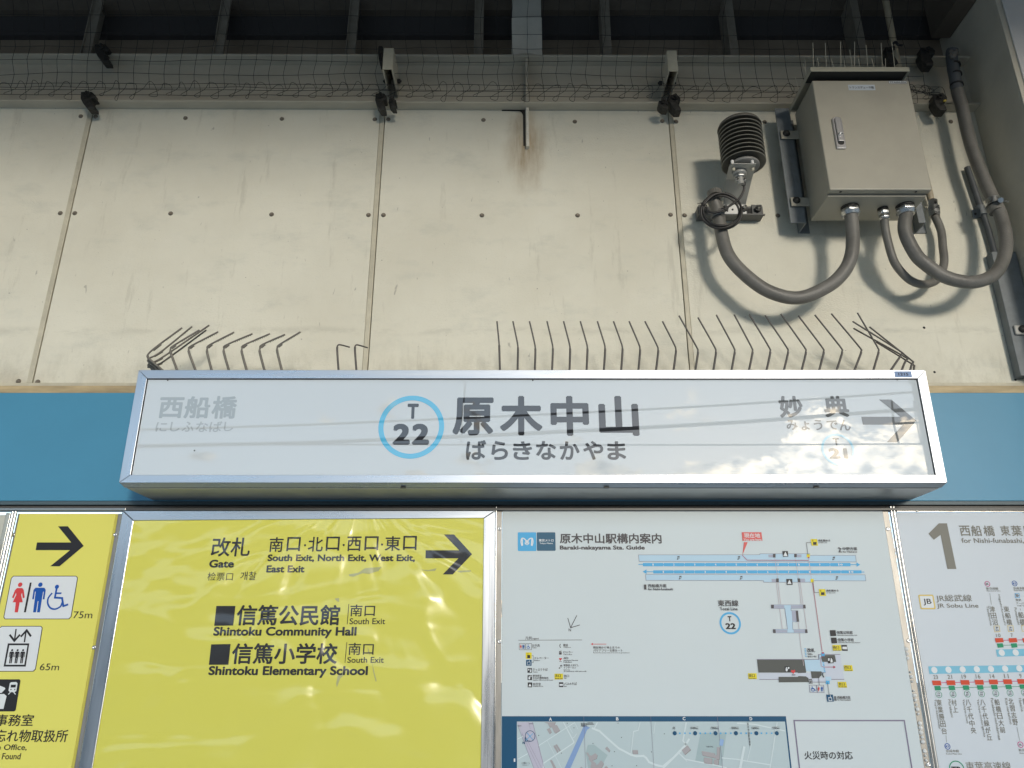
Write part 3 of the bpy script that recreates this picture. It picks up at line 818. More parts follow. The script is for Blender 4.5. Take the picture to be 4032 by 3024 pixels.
# labels on the door
s = MB(); upright(s, 'C5', 1012, 580, 1345, 648, YF-.0008); lb = obj('name_label', s, M('pale_blue_label', (.48, .53, .58), .4), door, label='pale label lettered トランスデューサ箱')
s = MB(); TX(s, 'C5', 1030, 598, 1328, 630, 'トランスデューサ箱', YF-.0014, .012); obj('lettering', s, pk2, lb)
s = MB(); upright(s, 'C5', 1514, 530, 1740, 568, YF-.0008); lb = obj('maker_label', s, pk2, door, label='small plate lettered STAINLESS')
s = MB(); upright(s, 'C5', 1518, 534, 1736, 564, YF-.0012); obj('plate_face', s, pwhite, lb)
s = MB(); TX(s, 'C5', 1530, 539, 1730, 559, 'STAINLESS', YF-.0018, .035, spacing=1.1); obj('lettering', s, pk, lb)
# mounting tabs
for c, x0, y0, x1, y1 in (('C5', 175, 1148, 345, 1250), ('C6', 205, 808, 385, 918)):
    Y = -.100
    a = Q(c, x0, (y0+y1)/2, Y)[0]; zt = Q(c, x0, y0, Y)[2]; zb = Q(c, x0, y1, Y)[2]
    tb = obj('mounting_tab', MB().box(a, dx0+.02, Y, Y+.006, zb, zt), boxm, box, bevel=.004)
    bxx = a+.024; bz = zb+(zt-zb)*.62
    obj('bolt', MB().lathe((bxx, Y, bz), [(.0165, 0), (.0165, -.002), (.0125, -.002), (.0125, -.009), (.008, -.013), (.0001, -.014)], 12, axis='y'), clampm, tb)
# glands under the box
def gland(c, x, y, ytop, r, Yc, dbl=False):
    p = Q(c, x, y, Yc-r)
    z = dzb-.008
    cx = Q(c, x, y, Yc)[0]
    g = MB()
    g.cyl((cx, Yc, z), (cx, Yc, z-.010), r*1.05, 20)
    gg = obj('gland', g, clampm, box)
    n = MB()
    n.tube([(cx, Yc, z-.010), (cx, Yc, z-.013), (cx, Yc, z-.026), (cx, Yc, z-.030)], [r*.98, r*1.16, r*1.16, r*1.0], 6)
    if dbl: n.tube([(cx, Yc, z-.031), (cx, Yc, z-.034), (cx, Yc, z-.048), (cx, Yc, z-.053)], [r*.98, r*1.12, r*1.12, r*.85], 6)
    else: n.tube([(cx, Yc, z-.030), (cx, Yc, z-.042)], [r*1.12, r*.93], 20)
    obj('hex_nut', n, zinc, gg, bevel=.002)
    return (cx, Yc, z-.036)
g1 = gland('C6', 952, 1040, 0, .034, -.195)
g2 = gland('C6', 1362, 1040, 0, .0205, -.185, True)
g3 = gland('C6', 1642, 1030, 0, .034, -.205)
# rails behind the box
def rail(c0, x0, y0, c1, x1, y1, w, label):
    Y = -.088
    a = Q(c0, x0, y0, Y); b = Q(c1, x1, y1, Y); x = (a[0]+b[0])/2
    t = thing('mounting_rail', label, 'rail', (x, Y, b[2]), 'upright rails carrying the beige cabinet')
    obj('front_flange', MB().box(x, x+w, Y, Y+.005, b[2], a[2]), galv, t, bevel=.001)
    obj('web', MB().box(x+w-.005, x+w, Y+.0055, -.001, b[2]-.001, a[2]), galv, t)
    obj('rear_flange', MB().box(x+w+.0005, x+w+.045, -.006, -.001, b[2]-.001, a[2]), galv, t)
    return x, b[2]
rx, rz = rail('C5', 92, 872, 'C6', 207, 1128, .066, 'blue-grey mounting rail standing out left of the beige cabinet')
rail('C5', 1640, 872, 'C6', 1750, 1128, .030, 'short end of the blue-grey rail showing right of the cabinet')
# spikes on the hood
sp = thing('wire_spikes', 'row of thin upright wire bird spikes on top of the beige cabinet', 'bird spikes', ((dx0+dx1)/2, -.3, hz+.022))
for bxp, byp, txp, typ, Yw in ((582, 400, 571, 58, -.34), (742, 400, 724, 62, -.34), (923, 400, 914, 48, -.34), (1090, 400, 1090, 45, -.34), (1250, 400, 1232, 90, -.3), (1441, 402, 1420, 65, -.34), (1596, 402, 1552, 52, -.34),
                         (655, 400, 625, 250, -.3), (845, 400, 800, 260, -.3), (962, 400, 962, 275, -.3), (1010, 400, 975, 345, -.3), (1170, 400, 1137, 262, -.3), (1345, 400, 1303, 258, -.3), (1468, 400, 1471, 255, -.3),
                         (470, 510, 470, 255, -.2), (512, 420, 445, 310, -.24), (405, 612, 352, 490, -.15), (1060, 400, 1028, 145, -.28)):
    a = Q('C5', bxp, byp+10, Yw); b = Q('C5', txp, typ, Yw)
    zt = hz+.022
    obj('wire', MB().cyl((a[0], Yw, zt), b, .0014, 5), M('spike_wire', (.62, .60, .50), .4, metal=.3), sp)
sb = MB().box(dx0+.01, dx1-.01, -.33, -.27, hz+.0225, hz+.026); obj('spike_base', sb, M('clear_dull_plastic', (.25, .25, .22), .4), sp)

# ================================================================== CONDUITS
def conduit(label, pts, r, m=duct, name='conduit'):
    t = thing(name, label, 'conduit', pts[0], 'grey flexible conduits around the cabinet')
    obj('hose', MB().tube(spline(pts, 10), r, 18), m, t); return t
cb = conduit('thick grey conduit looping from the cabinet down and left to the sensor strut',
        [g1, Q('A3', 1102, 1520, -.19), Q('A6', 1095, 0, -.19), Q('A6', 1048, 110, -.185), Q('A6', 940, 210, -.18), Q('A6', 750, 284, -.17), Q('A6', 560, 243, -.165), Q('A6', 400, 130, -.16), Q('A6', 292, 0, -.155), Q('A3', 245, 1480, -.15), Q('A3', 228, 1370, -.15), Q('A3', 200, 1300, -.155)], .0268)
obj('end_collar', MB().tube([Q('C4', 385, 1180, -.155), Q('C4', 375, 1125, -.150)], [.030, .032], 18), duct, cb)
obj('tape_wrap', MB().tube([Q('C4', 418, 1420, -.152), Q('C4', 425, 1450, -.152)], [.0293, .0293], 18), duct2, cb)
conduit('thin grey conduit from the cabinet middle looping right to the beige pipe',
        [g2, Q('A3', 1316, 1500, -.165), Q('A6', 1352, 0, -.155), Q('A6', 1392, 85, -.14), Q('A6', 1475, 170, -.12), Q('A6', 1570, 197, -.10), Q('A6', 1655, 160, -.085), Q('A6', 1693, 60, -.07), Q('C3', 310, 190, -.062), Q('C3', 290, 20, -.058), ce], .0165)
cc = conduit('thick grey conduit looping from the cabinet to the column and up the wall',
        [g3, Q('A3', 1440, 1500, -.205), Q('A3', 1505, 1640, -.205), Q('A6', 1570, 62, -.21), Q('A6', 1700, 148, -.21), Q('A6', 1865, 183, -.205), Q('A6', 2000, 145, -.19), Q('A6', 2072, 50, -.175), Q('A3', 2095, 1560, -.16), Q('A3', 2062, 1400, -.145), Q('C2', 1010, 1240, -.13), Q('C2', 930, 1060, -.12), Q('C2', 800, 740, -.115), Q('C2', 700, 420, -.11), Q('C2', 630, 100, -.11), Q('C1', 1290, 1250, -.11)], .0262)
obj('upper_pipe', MB().tube(spline([Q('C1', 1290, 1250, -.11), Q('C1', 1262, 1080, -.11), Q('C1', 1230, 900, -.11), Q('C1', 1215, 760, -.115), Q('C1', 1225, 690, -.12)], 6), .0255, 18), duct2, cc)
for y in (1165, 1020, 890):
    x = 1220+(y-690)*.13
    obj('tape_wrap', MB().tube([Q('C1', x, y, -.11), Q('C1', x+3, y+22, -.11)], [.0275, .0285], 16), rubber, cc)
obj('foil_knot', MB().tube(spline([Q('C1', 1200, 700, -.15), Q('C1', 1250, 740, -.155), Q('C1', 1290, 700, -.15), Q('C1', 1230, 790, -.15), Q('C1', 1200, 750, -.15)], 4), .009, 6), tape, cc)
cl = MB().tube([Q('C2', 1010, 1290, -.135), Q('C2', 1040, 1360, -.138)], [.0335, .0335], 20)
cl = obj('clamp_band', cl, zinc, cc, bevel=.001)
obj('clamp_screw', MB().cyl(Q('C2', 1130, 1285, -.19), Q('C2', 1130, 1285, -.165), .011, 10).cyl(Q('C2', 1130, 1300, -.16), Q('C2', 1225, 1305, -.155), .005, 8), zinc, cl)
obj('tape_wrap', MB().tube([Q('C2', 1045, 1375, -.138), Q('C2', 1075, 1440, -.142)], [.029, .0285], 18), tape, cc)

# ================================================================== SENSOR
AX, AY = .9725, -.215
sen = thing('weather_sensor', 'dark louvred weather sensor on a pale bracket left of the cabinet', 'sensor', (AX, AY, 3.50))
R = .0905
zf = [zr('C4', 700, y, AY-R) for y in (573, 155)]
n_p = 9
for i in range(n_p):
    z = zf[0]+(zf[1]-zf[0])*i/(n_p-1)
    pl = obj('louvre_plate', MB().lathe((AX, AY, z), [(.05, .012), (R-.012, .010), (R, 0), (R-.003, 0), (R-.014, .007), (.05, .009)], 40), shieldm, sen)
    obj('rim', MB().lathe((AX, AY, z), [(R-.0028, -.0002), (R+.0006, -.0002), (R+.0008, .0016), (R, .002)], 40), rim, pl)
zt = zf[1]+.0205
obj('top_cap', MB().lathe((AX, AY, zt), [(.0001, .018), (.06, .018), (R-.004, .014), (R+.002, 0), (R-.001, -.002), (R-.012, .004), (.0001, .006)], 40), shieldm, sen)
obj('core', MB().lathe((AX, AY, zf[0]-.004), [(.0001, 0), (.052, 0), (.052, zt-zf[0]+.01)], 28), M('sensor_core', (.03, .03, .027), .6), sen)
zb = zf[0]-.010
obj('base_disc', MB().lathe((AX, AY, zb-.008), [(.0001, 0), (.062, 0), (.064, .003), (.062, .012), (.0001, .013)], 36), M('sensor_base_grey', (.24, .24, .23), .45), sen)
# bracket: horizontal tongue, vertical arm, foot
zpl = zr('C4', 760, 745, -.285)
bq = [Q('C4', 598, 745, -.285), Q('C4', 922, 745, -.285)]
br = MB()
xa0, xa1 = bq[0][0], bq[1][0]
ym = -.175
ax0 = Q('C4', 522, 945, ym)[0]; ax1 = Q('C4', 866, 945, ym)[0]
br.add([(xa0, -.285, zpl), (xa1, -.285, zpl), (xa1+.002, -.262, zpl), (ax1, ym, zpl), (ax0, ym, zpl), (xa0-.004, -.262, zpl)] +
       [(xa0, -.285, zpl+.003), (xa1, -.285, zpl+.003), (xa1+.002, -.262, zpl+.003), (ax1, ym, zpl+.003), (ax0, ym, zpl+.003), (xa0-.004, -.262, zpl+.003)],
       [(0, 1, 2, 3, 4, 5), (11, 10, 9, 8, 7, 6), (0, 6, 7, 1), (1, 7, 8, 2), (2, 8, 9, 3), (3, 9, 10, 4), (4, 10, 11, 5), (5, 11, 6, 0)])
obj('tongue', br, plate, sen, bevel=.001)
YFT = -.060
zar = zr('C4', 640, 1285, YFT)
b0 = Q('C4', 490, 1285, YFT)[0]; b1 = Q('C4', 782, 1285, YFT)[0]
arm = MB().add([(ax0, ym, zpl+.002), (ax1, ym, zpl+.002), (b1, YFT, zar), (b0, YFT, zar), (ax0, ym+.004, zpl+.002), (ax1, ym+.004, zpl+.002), (b1, YFT+.004, zar), (b0, YFT+.004, zar)],
               [(3, 2, 1, 0), (4, 5, 6, 7), (0, 1, 5, 4), (1, 2, 6, 5), (2, 3, 7, 6), (3, 0, 4, 7)])
obj('arm', arm, plate, sen, bevel=.001)
zfo = zr('C4', 640, 1402, YFT)
obj('foot', MB().box(b0, b1, YFT-.002, YFT+.002, zfo, zar+.001), white, sen, bevel=.001)
obj('foot_hole', MB().cyl(Q('C4', 612, 1345, YFT-.0022), Q('C4', 612, 1345, YFT-.004), .0045, 10), black, sen)
for x_ in (618, 880):
    p = Q('C4', x_, 735, -.27)
    obj('standoff', MB().cyl((p[0], -.262, zpl+.003), (p[0], -.262, zb-.008), .0065, 12), white, sen)
for x_ in (630, 882):
    p = Q('C4', x_, 800, -.262)
    obj('standoff_nut', MB().tube([(p[0], -.255, zpl-.0005), (p[0], -.255, zpl-.008), (p[0], -.255, zpl-.013)], [.0075, .0075, .004], 6), M('ivory_nut', (.5, .47, .36), .4), sen)
cx = (xa0+xa1)/2-.002
obj('socket_ring', MB().lathe((cx, -.225, zpl-.014), [(.0001, 0), (.026, 0), (.029, .004), (.030, .013), (.024, .0135)], 28), plate, sen)
obj('hex_nut', MB().tube([(cx, -.225, zpl-.014), (cx, -.225, zpl-.017), (cx, -.225, zpl-.026), (cx, -.225, zpl-.028)], [.021, .0245, .0245, .02], 6), zinc, sen, bevel=.001)
obj('cord_clamp', MB().box(cx-.021, cx+.021, -.236, -.214, zpl-.046, zpl-.034).cyl((cx, -.225, zpl-.028), (cx, -.225, zpl-.06), .0145, 14), plate, sen, bevel=.002)
c = MB()
for sx in (-.014, .014): c.cyl((cx+sx, -.240, zpl-.040), (cx+sx, -.236, zpl-.040), .0045, 8)
obj('clamp_screw', c, clampm, sen)
# strut behind the sensor
stt = thing('strut_channel', 'short horizontal dark grey strut bolted below the louvred sensor', 'strut', Q('C4', 600, 1450, -.14))
YC = -.052
sx0 = Q('C4', 165, 1400, YC)[0]; sx1 = Q('C4', 1020, 1400, YC)[0]
sz1 = zr('C4', 900, 1285, YC); sz0 = zr('C4', 900, 1418, YC)
strutm = M('dark_strut', (.105, .108, .105), .5, var=.15, scale=30)
obj('channel', MB().box(sx0, sx1, YC+.003, -.002, sz0, sz1-.004), strutm, stt, bevel=.002)
for a, b in ((860, 1000), (700, 800), (170, 250)):
    aa = Q('C4', a, 1350, YC)[0]; bb = Q('C4', b, 1350, YC)[0]
    obj('clip', MB().box(aa, bb, YC-.004, YC+.0025, sz0+.004, sz1), strutm, stt, bevel=.002)
obj('slot', MB().box(Q('C4', 808, 1350, YC)[0], Q('C4', 856, 1350, YC)[0], YC+.001, YC+.0025, sz0+.012, sz1-.016), black, stt)
obj('lip', MB().box(sx0-.002, sx1+.003, YC-.008, YC+.0025, sz0-.003, sz0+.002), strutm, stt)
for x_, y_ in ((940, 1330), (760, 1330), (512, 1325)):
    p = Q('C4', x_, y_, -.062)
    nt_ = obj('nut', MB().tube([(p[0], -.056, p[2]-.004), (p[0], -.072, p[2]-.004)], [.0145, .0145], 6), clampm, stt, bevel=.001)
    obj('stud', MB().cyl((p[0], -.072, p[2]-.004), (p[0], -.084, p[2]-.002), .0068, 10), zinc, nt_)
# cable: coil hung on the conduit end
cab = thing('sensor_cable', 'black cable coiled in loose rings below the sensor', 'cable', Q('C4', 460, 1350, -.2))
lead = [(cx, -.225, zpl-.055), Q('C4', 762, 1040, -.215), Q('C4', 752, 1110, -.21), Q('C4', 700, 1200, -.205), Q('C4', 600, 1280, -.205), Q('C4', 480, 1350, -.205), Q('C4', 370, 1385, -.2), Q('C4', 290, 1365, -.195), Q('C4', 268, 1310, -.195)]
obj('boot', MB().tube([(cx, -.225, zpl-.048), Q('C4', 748, 960, -.22), Q('C4', 762, 1030, -.216)], [.013, .0105, .0075], 12), cable, cab)
obj('lead', MB().tube(spline(lead, 8), .0048, 10), cable, cab)
rnd = random.Random(5)
for rr, ox, oz, yy, ph in ((1.0, 0, 0, -.195, 0), (.93, 14, -14, -.201, 1), (.90, -6, 12, -.190, 2), (1.02, 5, 6, -.185, 3)):
    pts = []
    for k in range(33):
        a = 2*pi*k/32
        x_ = 462+ox+262*rr*cos(a)*(1+.03*sin(2*a+ph)); y_ = 1360+oz-228*rr*sin(a)*(1+.03*cos(3*a+ph))
        pts.append(Q('C4', x_, y_, yy+.006*sin(a*2+ph)))
    obj('coil', MB().tube(pts, .0048, 8, False), cable, cab)
t = MB()
for x_, y_ in ((235, 1280), (510, 1350)):
    p = Q('C4', x_, y_, -.205)
    t.tube([(p[0]-.012, p[1], p[2]+.008), (p[0], p[1]-.008, p[2]), (p[0]+.012, p[1], p[2]-.006)], .003, 6); t.tube([(p[0]-.012, p[1], p[2]+.008), (p[0]-.026, p[1], p[2]+.004)], .0016, 5)
obj('cable_tie', t, cable, cab)
# ================================================================== STATION NAME LIGHTBOX
YS = -.27
sx0_ = Q('A4', 903, 752, YS)[0]; lz1 = Q('A4', 903, 752, YS)[2]
lx0 = (Q('A4', 903, 752, YS)[0]+Q('A4', 765, 1493, YS)[0])/2; lx1 = (Q('A6', 1567, 750, YS)[0]+Q('A6', 1722, 1490, YS)[0])/2
lz0 = Q('A4', 765, 1482, YS)[2]
ix0 = (Q('A4', 955, 808, YS)[0]+Q('A4', 840, 1435, YS)[0])/2; ix1 = (Q('A6', 1517, 808, YS)[0]+Q('A6', 1648, 1428, YS)[0])/2
iz1 = Q('A4', 955, 806, YS)[2]; iz0 = Q('A4', 840, 1432, YS)[2]
sign = thing('station_sign', 'long white station name lightbox in aluminium frame lettered 原木中山', 'sign', ((lx0+lx1)/2, -.15, lz0))
def frame(parent, o, i, Y, dep, m_h, m_v, bev=.0007, names='frame_rail'):
    (ox0, oz0, ox1, oz1), (jx0, jz0, jx1, jz1) = o, i
    e = .0006
    obj(names, MB().prism([(ox0+e, oz1), (ox1-e, oz1), (jx1-e, jz1), (jx0+e, jz1)], Y, dep), m_h, parent, bevel=bev)
    obj(names, MB().prism([(ox0+e, oz0), (ox1-e, oz0), (jx1-e, jz0), (jx0+e, jz0)], Y, dep), m_h, parent, bevel=bev)
    obj(names, MB().prism([(ox0, oz0+e), (ox0, oz1-e), (jx0, jz1-e), (jx0, jz0+e)], Y, dep), m_v, parent, bevel=bev)
    obj(names, MB().prism([(ox1, oz0+e), (ox1, oz1-e), (jx1, jz1-e), (jx1, jz0+e)], Y, dep), m_v, parent, bevel=bev)
frame(sign, (lx0, lz0, lx1, lz1), (ix0, iz0, ix1, iz1), YS, .02, alu, aluv)
YFc = YS+.007
obj('gasket', MB().box(ix0-.003, ix1+.003, YFc+.0005, YFc+.004, iz0-.003, iz1+.003), black, sign)
face = obj('face_panel', MB().box(ix0+.0025, ix1-.0025, YFc, YFc+.0004, iz0+.001, iz1-.0035), face_white, sign)
# frame return below the front, then the body
obj('lower_return', MB().add([(lx0+.002, YS+.001, lz0-.0005), (lx1-.002, YS+.001, lz0-.0005), (lx1-.014, YS+.020, lz0-.014), (lx0+.014, YS+.020, lz0-.014),
                              (lx0+.002, YS+.02, lz0-.0005), (lx1-.002, YS+.02, lz0-.0005)],
                             [(0, 1, 2, 3), (0, 3, 4), (1, 5, 2), (4, 5, 1, 0), (3, 2, 5, 4)]), alu, sign)
bz = lz0-.0165
obj('body', MB().box(lx0+.020, lx1-.020, YS+.024, -.03, bz, lz1-.006), sheet, sign, bevel=.002)
obj('joint_gap', MB().box(lx0+.022, lx1-.022, YS+.0195, YS+.0245, bz+.002, lz1-.01), black, sign)
b = MB()
for u, v in ((1585, 1922), (3222, 1921), (2390, 1923)):
    x = P(u, v, YS)[0]; b.box(x-.009, x+.009, YS+.012, YS+.022, bz+.001, bz+.004)
obj('latch', b, clampm, sign)
s = MB(); upright(s, 'A6', 1374, 760, 1484, 799, YS-.0006)
lb = obj('number_sticker', s, M('blue_sticker', (.16, .26, .46), .5), sign, label='small blue sticker lettered 1215')
s = MB(); TX(s, 'A6', 1398, 770, 1462, 788, '1215', YS-.0012, .02); obj('lettering', s, pk, lb)
YL = YFc-.0008
def L1(name, c, x0, y0, x1, y1, s, m, bold=.03, parent=face, Y=YL, res=5, label=None, spacing=1.0):
    b = MB(); TX(b, c, x0, y0, x1, y1, s, Y, bold, res, spacing); return obj(name, b, m, parent, label=label)
# main name, each character fitted on its own
for ch, x0, x1, y0, y1 in (('原', 722, 986, 930, 1176), ('木', 1028, 1303, 920, 1176), ('中', 1356, 1604, 920, 1178), ('山', 1668, 1926, 920, 1178)):
    L1('name_character', 'A5', x0, y0, x1, y1, ch, ink, .036)
for ch, x0, x1, y0, y1 in (('ば', 808, 938, 1206, 1334), ('ら', 972, 1080, 1212, 1334), ('き', 1112, 1236, 1214, 1334), ('な', 1262, 1392, 1212, 1334), ('か', 1416, 1544, 1214, 1334), ('や', 1568, 1698, 1212, 1334), ('ま', 1724, 1844, 1214, 1334)):
    L1('kana_character', 'A5', x0, y0, x1, y1, ch, ink, .028)
s = MB(); pc = Q('A5', 453, 1123, YL); rr = Q('A5', 668, 1123, YL)[0]-pc[0]; zt = Q('A5', 453, 918, YL)[2]; zb = Q('A5', 453, 1327, YL)[2]
def ring(b, cx, cz, r, ri, Y, n=72):
    v = [(cx+q*cos(2*pi*k/n), Y, cz+q*sin(2*pi*k/n)) for q in (r, ri) for k in range(n)]
    b.add(v, [(k, (k+1) % n, (k+1) % n+n, k+n) for k in range(n)])
R0 = (zt-zb)/2; ring(s, pc[0], (zt+zb)/2, R0, R0*.845, YL)
obj('line_ring', s, ink_ring, face)
L1('ring_letter', 'A5', 428, 970, 500, 1068, 'T', ink, .045)
L1('ring_number', 'A5', 334, 1100, 446, 1236, '2', ink, .055); L1('ring_number', 'A5', 458, 1100, 570, 1236, '2', ink, .055)
for ch, x0, x1, y0, y1 in (('西', 1030, 1188, 928, 1064), ('船', 1197, 1362, 922, 1066), ('橋', 1374, 1534, 920, 1068)):
    L1('faded_character', 'A4', x0, y0, x1, y1, ch, ink_pale, .030)
for ch, x0, x1, y0, y1 in (('に', 1010, 1082, 1090, 1152), ('し', 1104, 1166, 1088, 1150), ('ふ', 1180, 1256, 1086, 1152), ('な', 1270, 1348, 1086, 1154), ('ば', 1358, 1438, 1084, 1154), ('し', 1452, 1512, 1088, 1148)):
    L1('faded_kana', 'A4', x0, y0, x1, y1, ch, ink_pale2, .016)
L1('next_stop_character', 'A6', 625, 920, 778, 1060, '妙', ink_grey, .034); L1('next_stop_character', 'A6', 915, 920, 1075, 1058, '典', ink_grey, .034)
for ch, x0, x1, y0, y1 in (('み', 673, 744, 1076, 1140), ('ょ', 770, 822, 1084, 1142), ('う', 850, 905, 1074, 1142), ('で', 935, 1005, 1078, 1138), ('ん', 1015, 1088, 1076, 1144)):
    L1('next_stop_kana', 'A6', x0, y0, x1, y1, ch, ink_mid, .018)
s = MB(); s.px('A6', [(1158, 1055), (1412, 1055), (1272, 943), (1352, 943), (1514, 1080), (1392, 1219), (1324, 1219), (1428, 1106), (1168, 1106)], YL)
obj('arrow', s, ink_mid, face)
s = MB(); pc = Q('A6', 1006, 1268, YL); zt = Q('A6', 1006, 1164, YL)[2]; zb = Q('A6', 1006, 1372, YL)[2]; R0 = (zt-zb)/2
ring(s, pc[0], (zt+zb)/2, R0, R0*.86, YL); obj('next_stop_ring', s, ink_ring2, face)
L1('next_stop_letter', 'A6', 976, 1192, 1014, 1240, 'T', ink_mid, .03)
L1('next_stop_number', 'A6', 948, 1258, 1068, 1326, '21', ink_mid, .04)
s = MB()
for c, x, y in (('A4', 1087, 818), ('A5', 1241, 819), ('A6', 1390, 815), ('A4', 1260, 1274)):
    p = Q(c, x, y, YL); s.lathe((p[0], YL, p[2]), [(.0028, 0), (.002, -.0012), (.0001, -.0014)], 8, axis='y')
obj('bead', s, black, face)

# cable-tie spikes standing on the sign
def spikes(name, label, rows, r, Y, m, taper=.8):
    t = thing(name, label, 'bird spikes', (Q(rows[0][0], *rows[0][1][0], Y)[0], Y, lz1), 'bird deterrent spikes on the station sign')
    for k, row in enumerate(rows):
        c, pts = row[0], row[1:][0]
        yy = Y+(.0 if len(row) < 3 else row[2])
        q = [Vector(Q(c, x, y, yy)) for x, y in pts]
        # foot straight on to the top of the sign
        base = Vector((q[0].x+(q[0].x-q[1].x)*.25, yy, lz1-.004))
        bend = q[1]
        p2 = q[1]+(q[0]-q[1]).normalized()*min(.03, (q[0]-q[1]).length*.5)
        p3 = q[1]+(q[2]-q[1]).normalized()*min(.022, (q[2]-q[1]).length*.3)
        line = spline([base, p2, bend*.5+(p2+p3)*.25, p3, q[2], q[-1]] if len(q) > 3 else [base, p2, bend*.6+(p2+p3)*.2, p3, q[-1]], 5)
        for p in line: p.y += (-.03)*max(0, (p.z-lz1))/.15
        n = len(line)
        rad = [r*(1.15 if i < n*.45 else taper) for i in range(n)]
        o = obj('spike', MB().tube(line, rad, 7), m, t)
        if len(q) > 3 and m is tie:
            d = (q[-1]-q[2]); tb = MB()
            for s_ in range(1, 14):
                if s_ < 5: continue
                p = q[2]+d*(s_/14.0); p.y += (-.03)*max(0, (p.z-lz1))/.15
                tb.box(p.x-.0012, p.x+.0012, p.y-.001, p.y+.001, p.z-r*1.45, p.z-r*.5)
            tb_o = obj('tooth', tb, m, o)
            hd = q[2]; ly = lambda v: Vector((v.x, v.y-.03*max(0, (v.z-lz1))/.15, v.z))
            hv = MB().tube([ly(q[1].lerp(q[2], .6)+Vector((0, 0, -.003))), ly(q[2]+d.normalized()*.010+Vector((0, 0, -.0035)))], r*1.15, 6)
            obj('tie_head', hv, m, o)
Lr = [('D1', [(440, 458), (388, 300), (425, 265), (660, 140)], .0), ('D1', [(600, 458), (546, 300), (582, 265), (820, 155)], .0),
      ('D1', [(740, 458), (706, 300), (740, 258), (957, 158)], .0), ('D1', [(890, 458), (850, 300), (885, 258), (1115, 170)], .0),
      ('D1', [(1045, 458), (1006, 300), (1040, 258), (1265, 170)], .0), ('D1', [(1200, 458), (1162, 300), (1197, 255), (1395, 176)], .0),
      ('D1', [(1350, 458), (1314, 290), (1345, 255), (1530, 155)], .0),
      ('D1', [(325, 458), (172, 350), (300, 258), (512, 123)], .0), ('D1', [(308, 458), (172, 385), (310, 318), (600, 114)], .02),
      ('D1', [(290, 458), (172, 425), (305, 372), (750, 105)], .045), ('D1', [(270, 458), (176, 440), (300, 415), (722, 145)], .07)]
spikes('spike_row', 'row of bent grey cable ties above the faded left end of the sign', Lr, .0042, -.225, tie)
spikes('spike_row', 'pair of short hooked ties standing alone on the sign', [('D1', [(1845, 458), (1838, 266), (1868, 258), (1950, 278)]), ('D1', [(2000, 458), (1992, 266), (2022, 260), (2105, 282)])], .0036, -.215, tie2)
Rr = [('A5', [(a, 750), (b, y1), (c, 465)]) for a, b, y1, c in ((1028, 1024, 600, 1010), (1142, 1146, 615, 1112), (1254, 1258, 620, 1218), (1365, 1371, 620, 1330), (1478, 1482, 620, 1436), (1588, 1594, 620, 1543), (1700, 1708, 620, 1652), (1812, 1820, 620, 1755), (1923, 1934, 625, 1855), (2036, 2052, 630, 1956), (2150, 2166, 630, 2068))]
Rr += [('A6', [(a, 750), (b, 640), (c, y)]) for a, b, c, y in ((78, 97, -40, 432), (195, 213, 82, 443), (312, 334, 198, 427), (425, 449, 312, 425), (538, 564, 408, 424), (650, 679, 510, 430), (765, 794, 610, 422), (878, 909, 722, 432), (990, 1029, 827, 427), (1105, 1152, 932, 420), (1228, 1262, 1098, 415))]
Rr += [('A6', [(1335, 750), (1418, 655), (1072, 466)], .0), ('A6', [(1400, 750), (1452, 690), (1080, 508)], .03), ('A6', [(1455, 750), (1490, 712), (1180, 500)], .05), ('A6', [(1480, 750), (1500, 735), (1230, 590)], .07)]
spikes('spike_row', 'long row of thin dark bent ties along the right half of the sign', Rr, .0037, -.205, tie2, .85)

# ================================================================== BOARDS BELOW
YP = -.045        # plane of the board faces
ZLOW = 1.0
def xv(cs, Y):     # mean x of a nominally upright edge measured at several points
    return sum(Q(c, x, y, Y)[0] for c, x, y in cs)/len(cs)
YR = -.058
# x positions of the upright joints
xA0 = xv([('C7', 130, 290), ], YR); xA1 = Q('C7', 192, 290, YR)[0]
# narrow yellow board
ny0 = xv([('B1', 125, 35), ], YP); ny1 = (Q('B1', 742, 36, YP)[0]+Q('B1', 452, 1650, YP)[0])/2
nz1 = Q('B1', 400, 36, YP)[2]
lo = Q('B1', 400, 1659, YP)[2]-.25
narrow = thing('direction_board', 'narrow yellow board with black arrow, toilet and lift pictograms', 'sign', ((ny0+ny1)/2, YP, lo))
nb = obj('panel', MB().box(ny0, ny1, YP, YP+.006, lo, nz1), yellow, narrow, bevel=.002)
obj('edge_strip', MB().box(ny1+.0005, ny1+.009, YP+.001, YP+.006, lo, nz1-.001), yellow_dark, narrow)
fr0 = (Q('B1', 791, 22, -.078)[0]+Q('B1', 492, 1659, -.078)[0])/2
obj('side_strip', MB().box(ny1+.0095, fr0-.014, YP+.002, YP+.008, lo, nz1), strip, narrow)
obj('side_strip', MB().box(xA1+.003, ny0-.001, YP+.002, YP+.008, lo, nz1), strip, narrow)
scz = MB().lathe((0, 0, 0), [(.0075, 0), (.0072, -.0015), (.004, -.003), (.0025, -.0015), (.0001, -.001)], 12, axis='y')
scz = mesh_of('screw', scz, screwz)
copies('screw', scz, screwz, narrow, [Q('B1', 735, 171, YP+.002), Q('B1', 84, 172, YP+.002), Q('B1', 600, 890, YP+.002)])
def bead(x, parent, n=2, sp=.010, r=.0055, Y=None):
    for k in range(n):
        obj('trim_bead', MB().cyl((x+sp*k, (Y or YP)-.006, lo), (x+sp*k, (Y or YP)-.006, nz1+.006), r, 12), steel, parent)
bead(fr0-.009, narrow, 1); bead(xA0+.006, narrow, 2, .011)
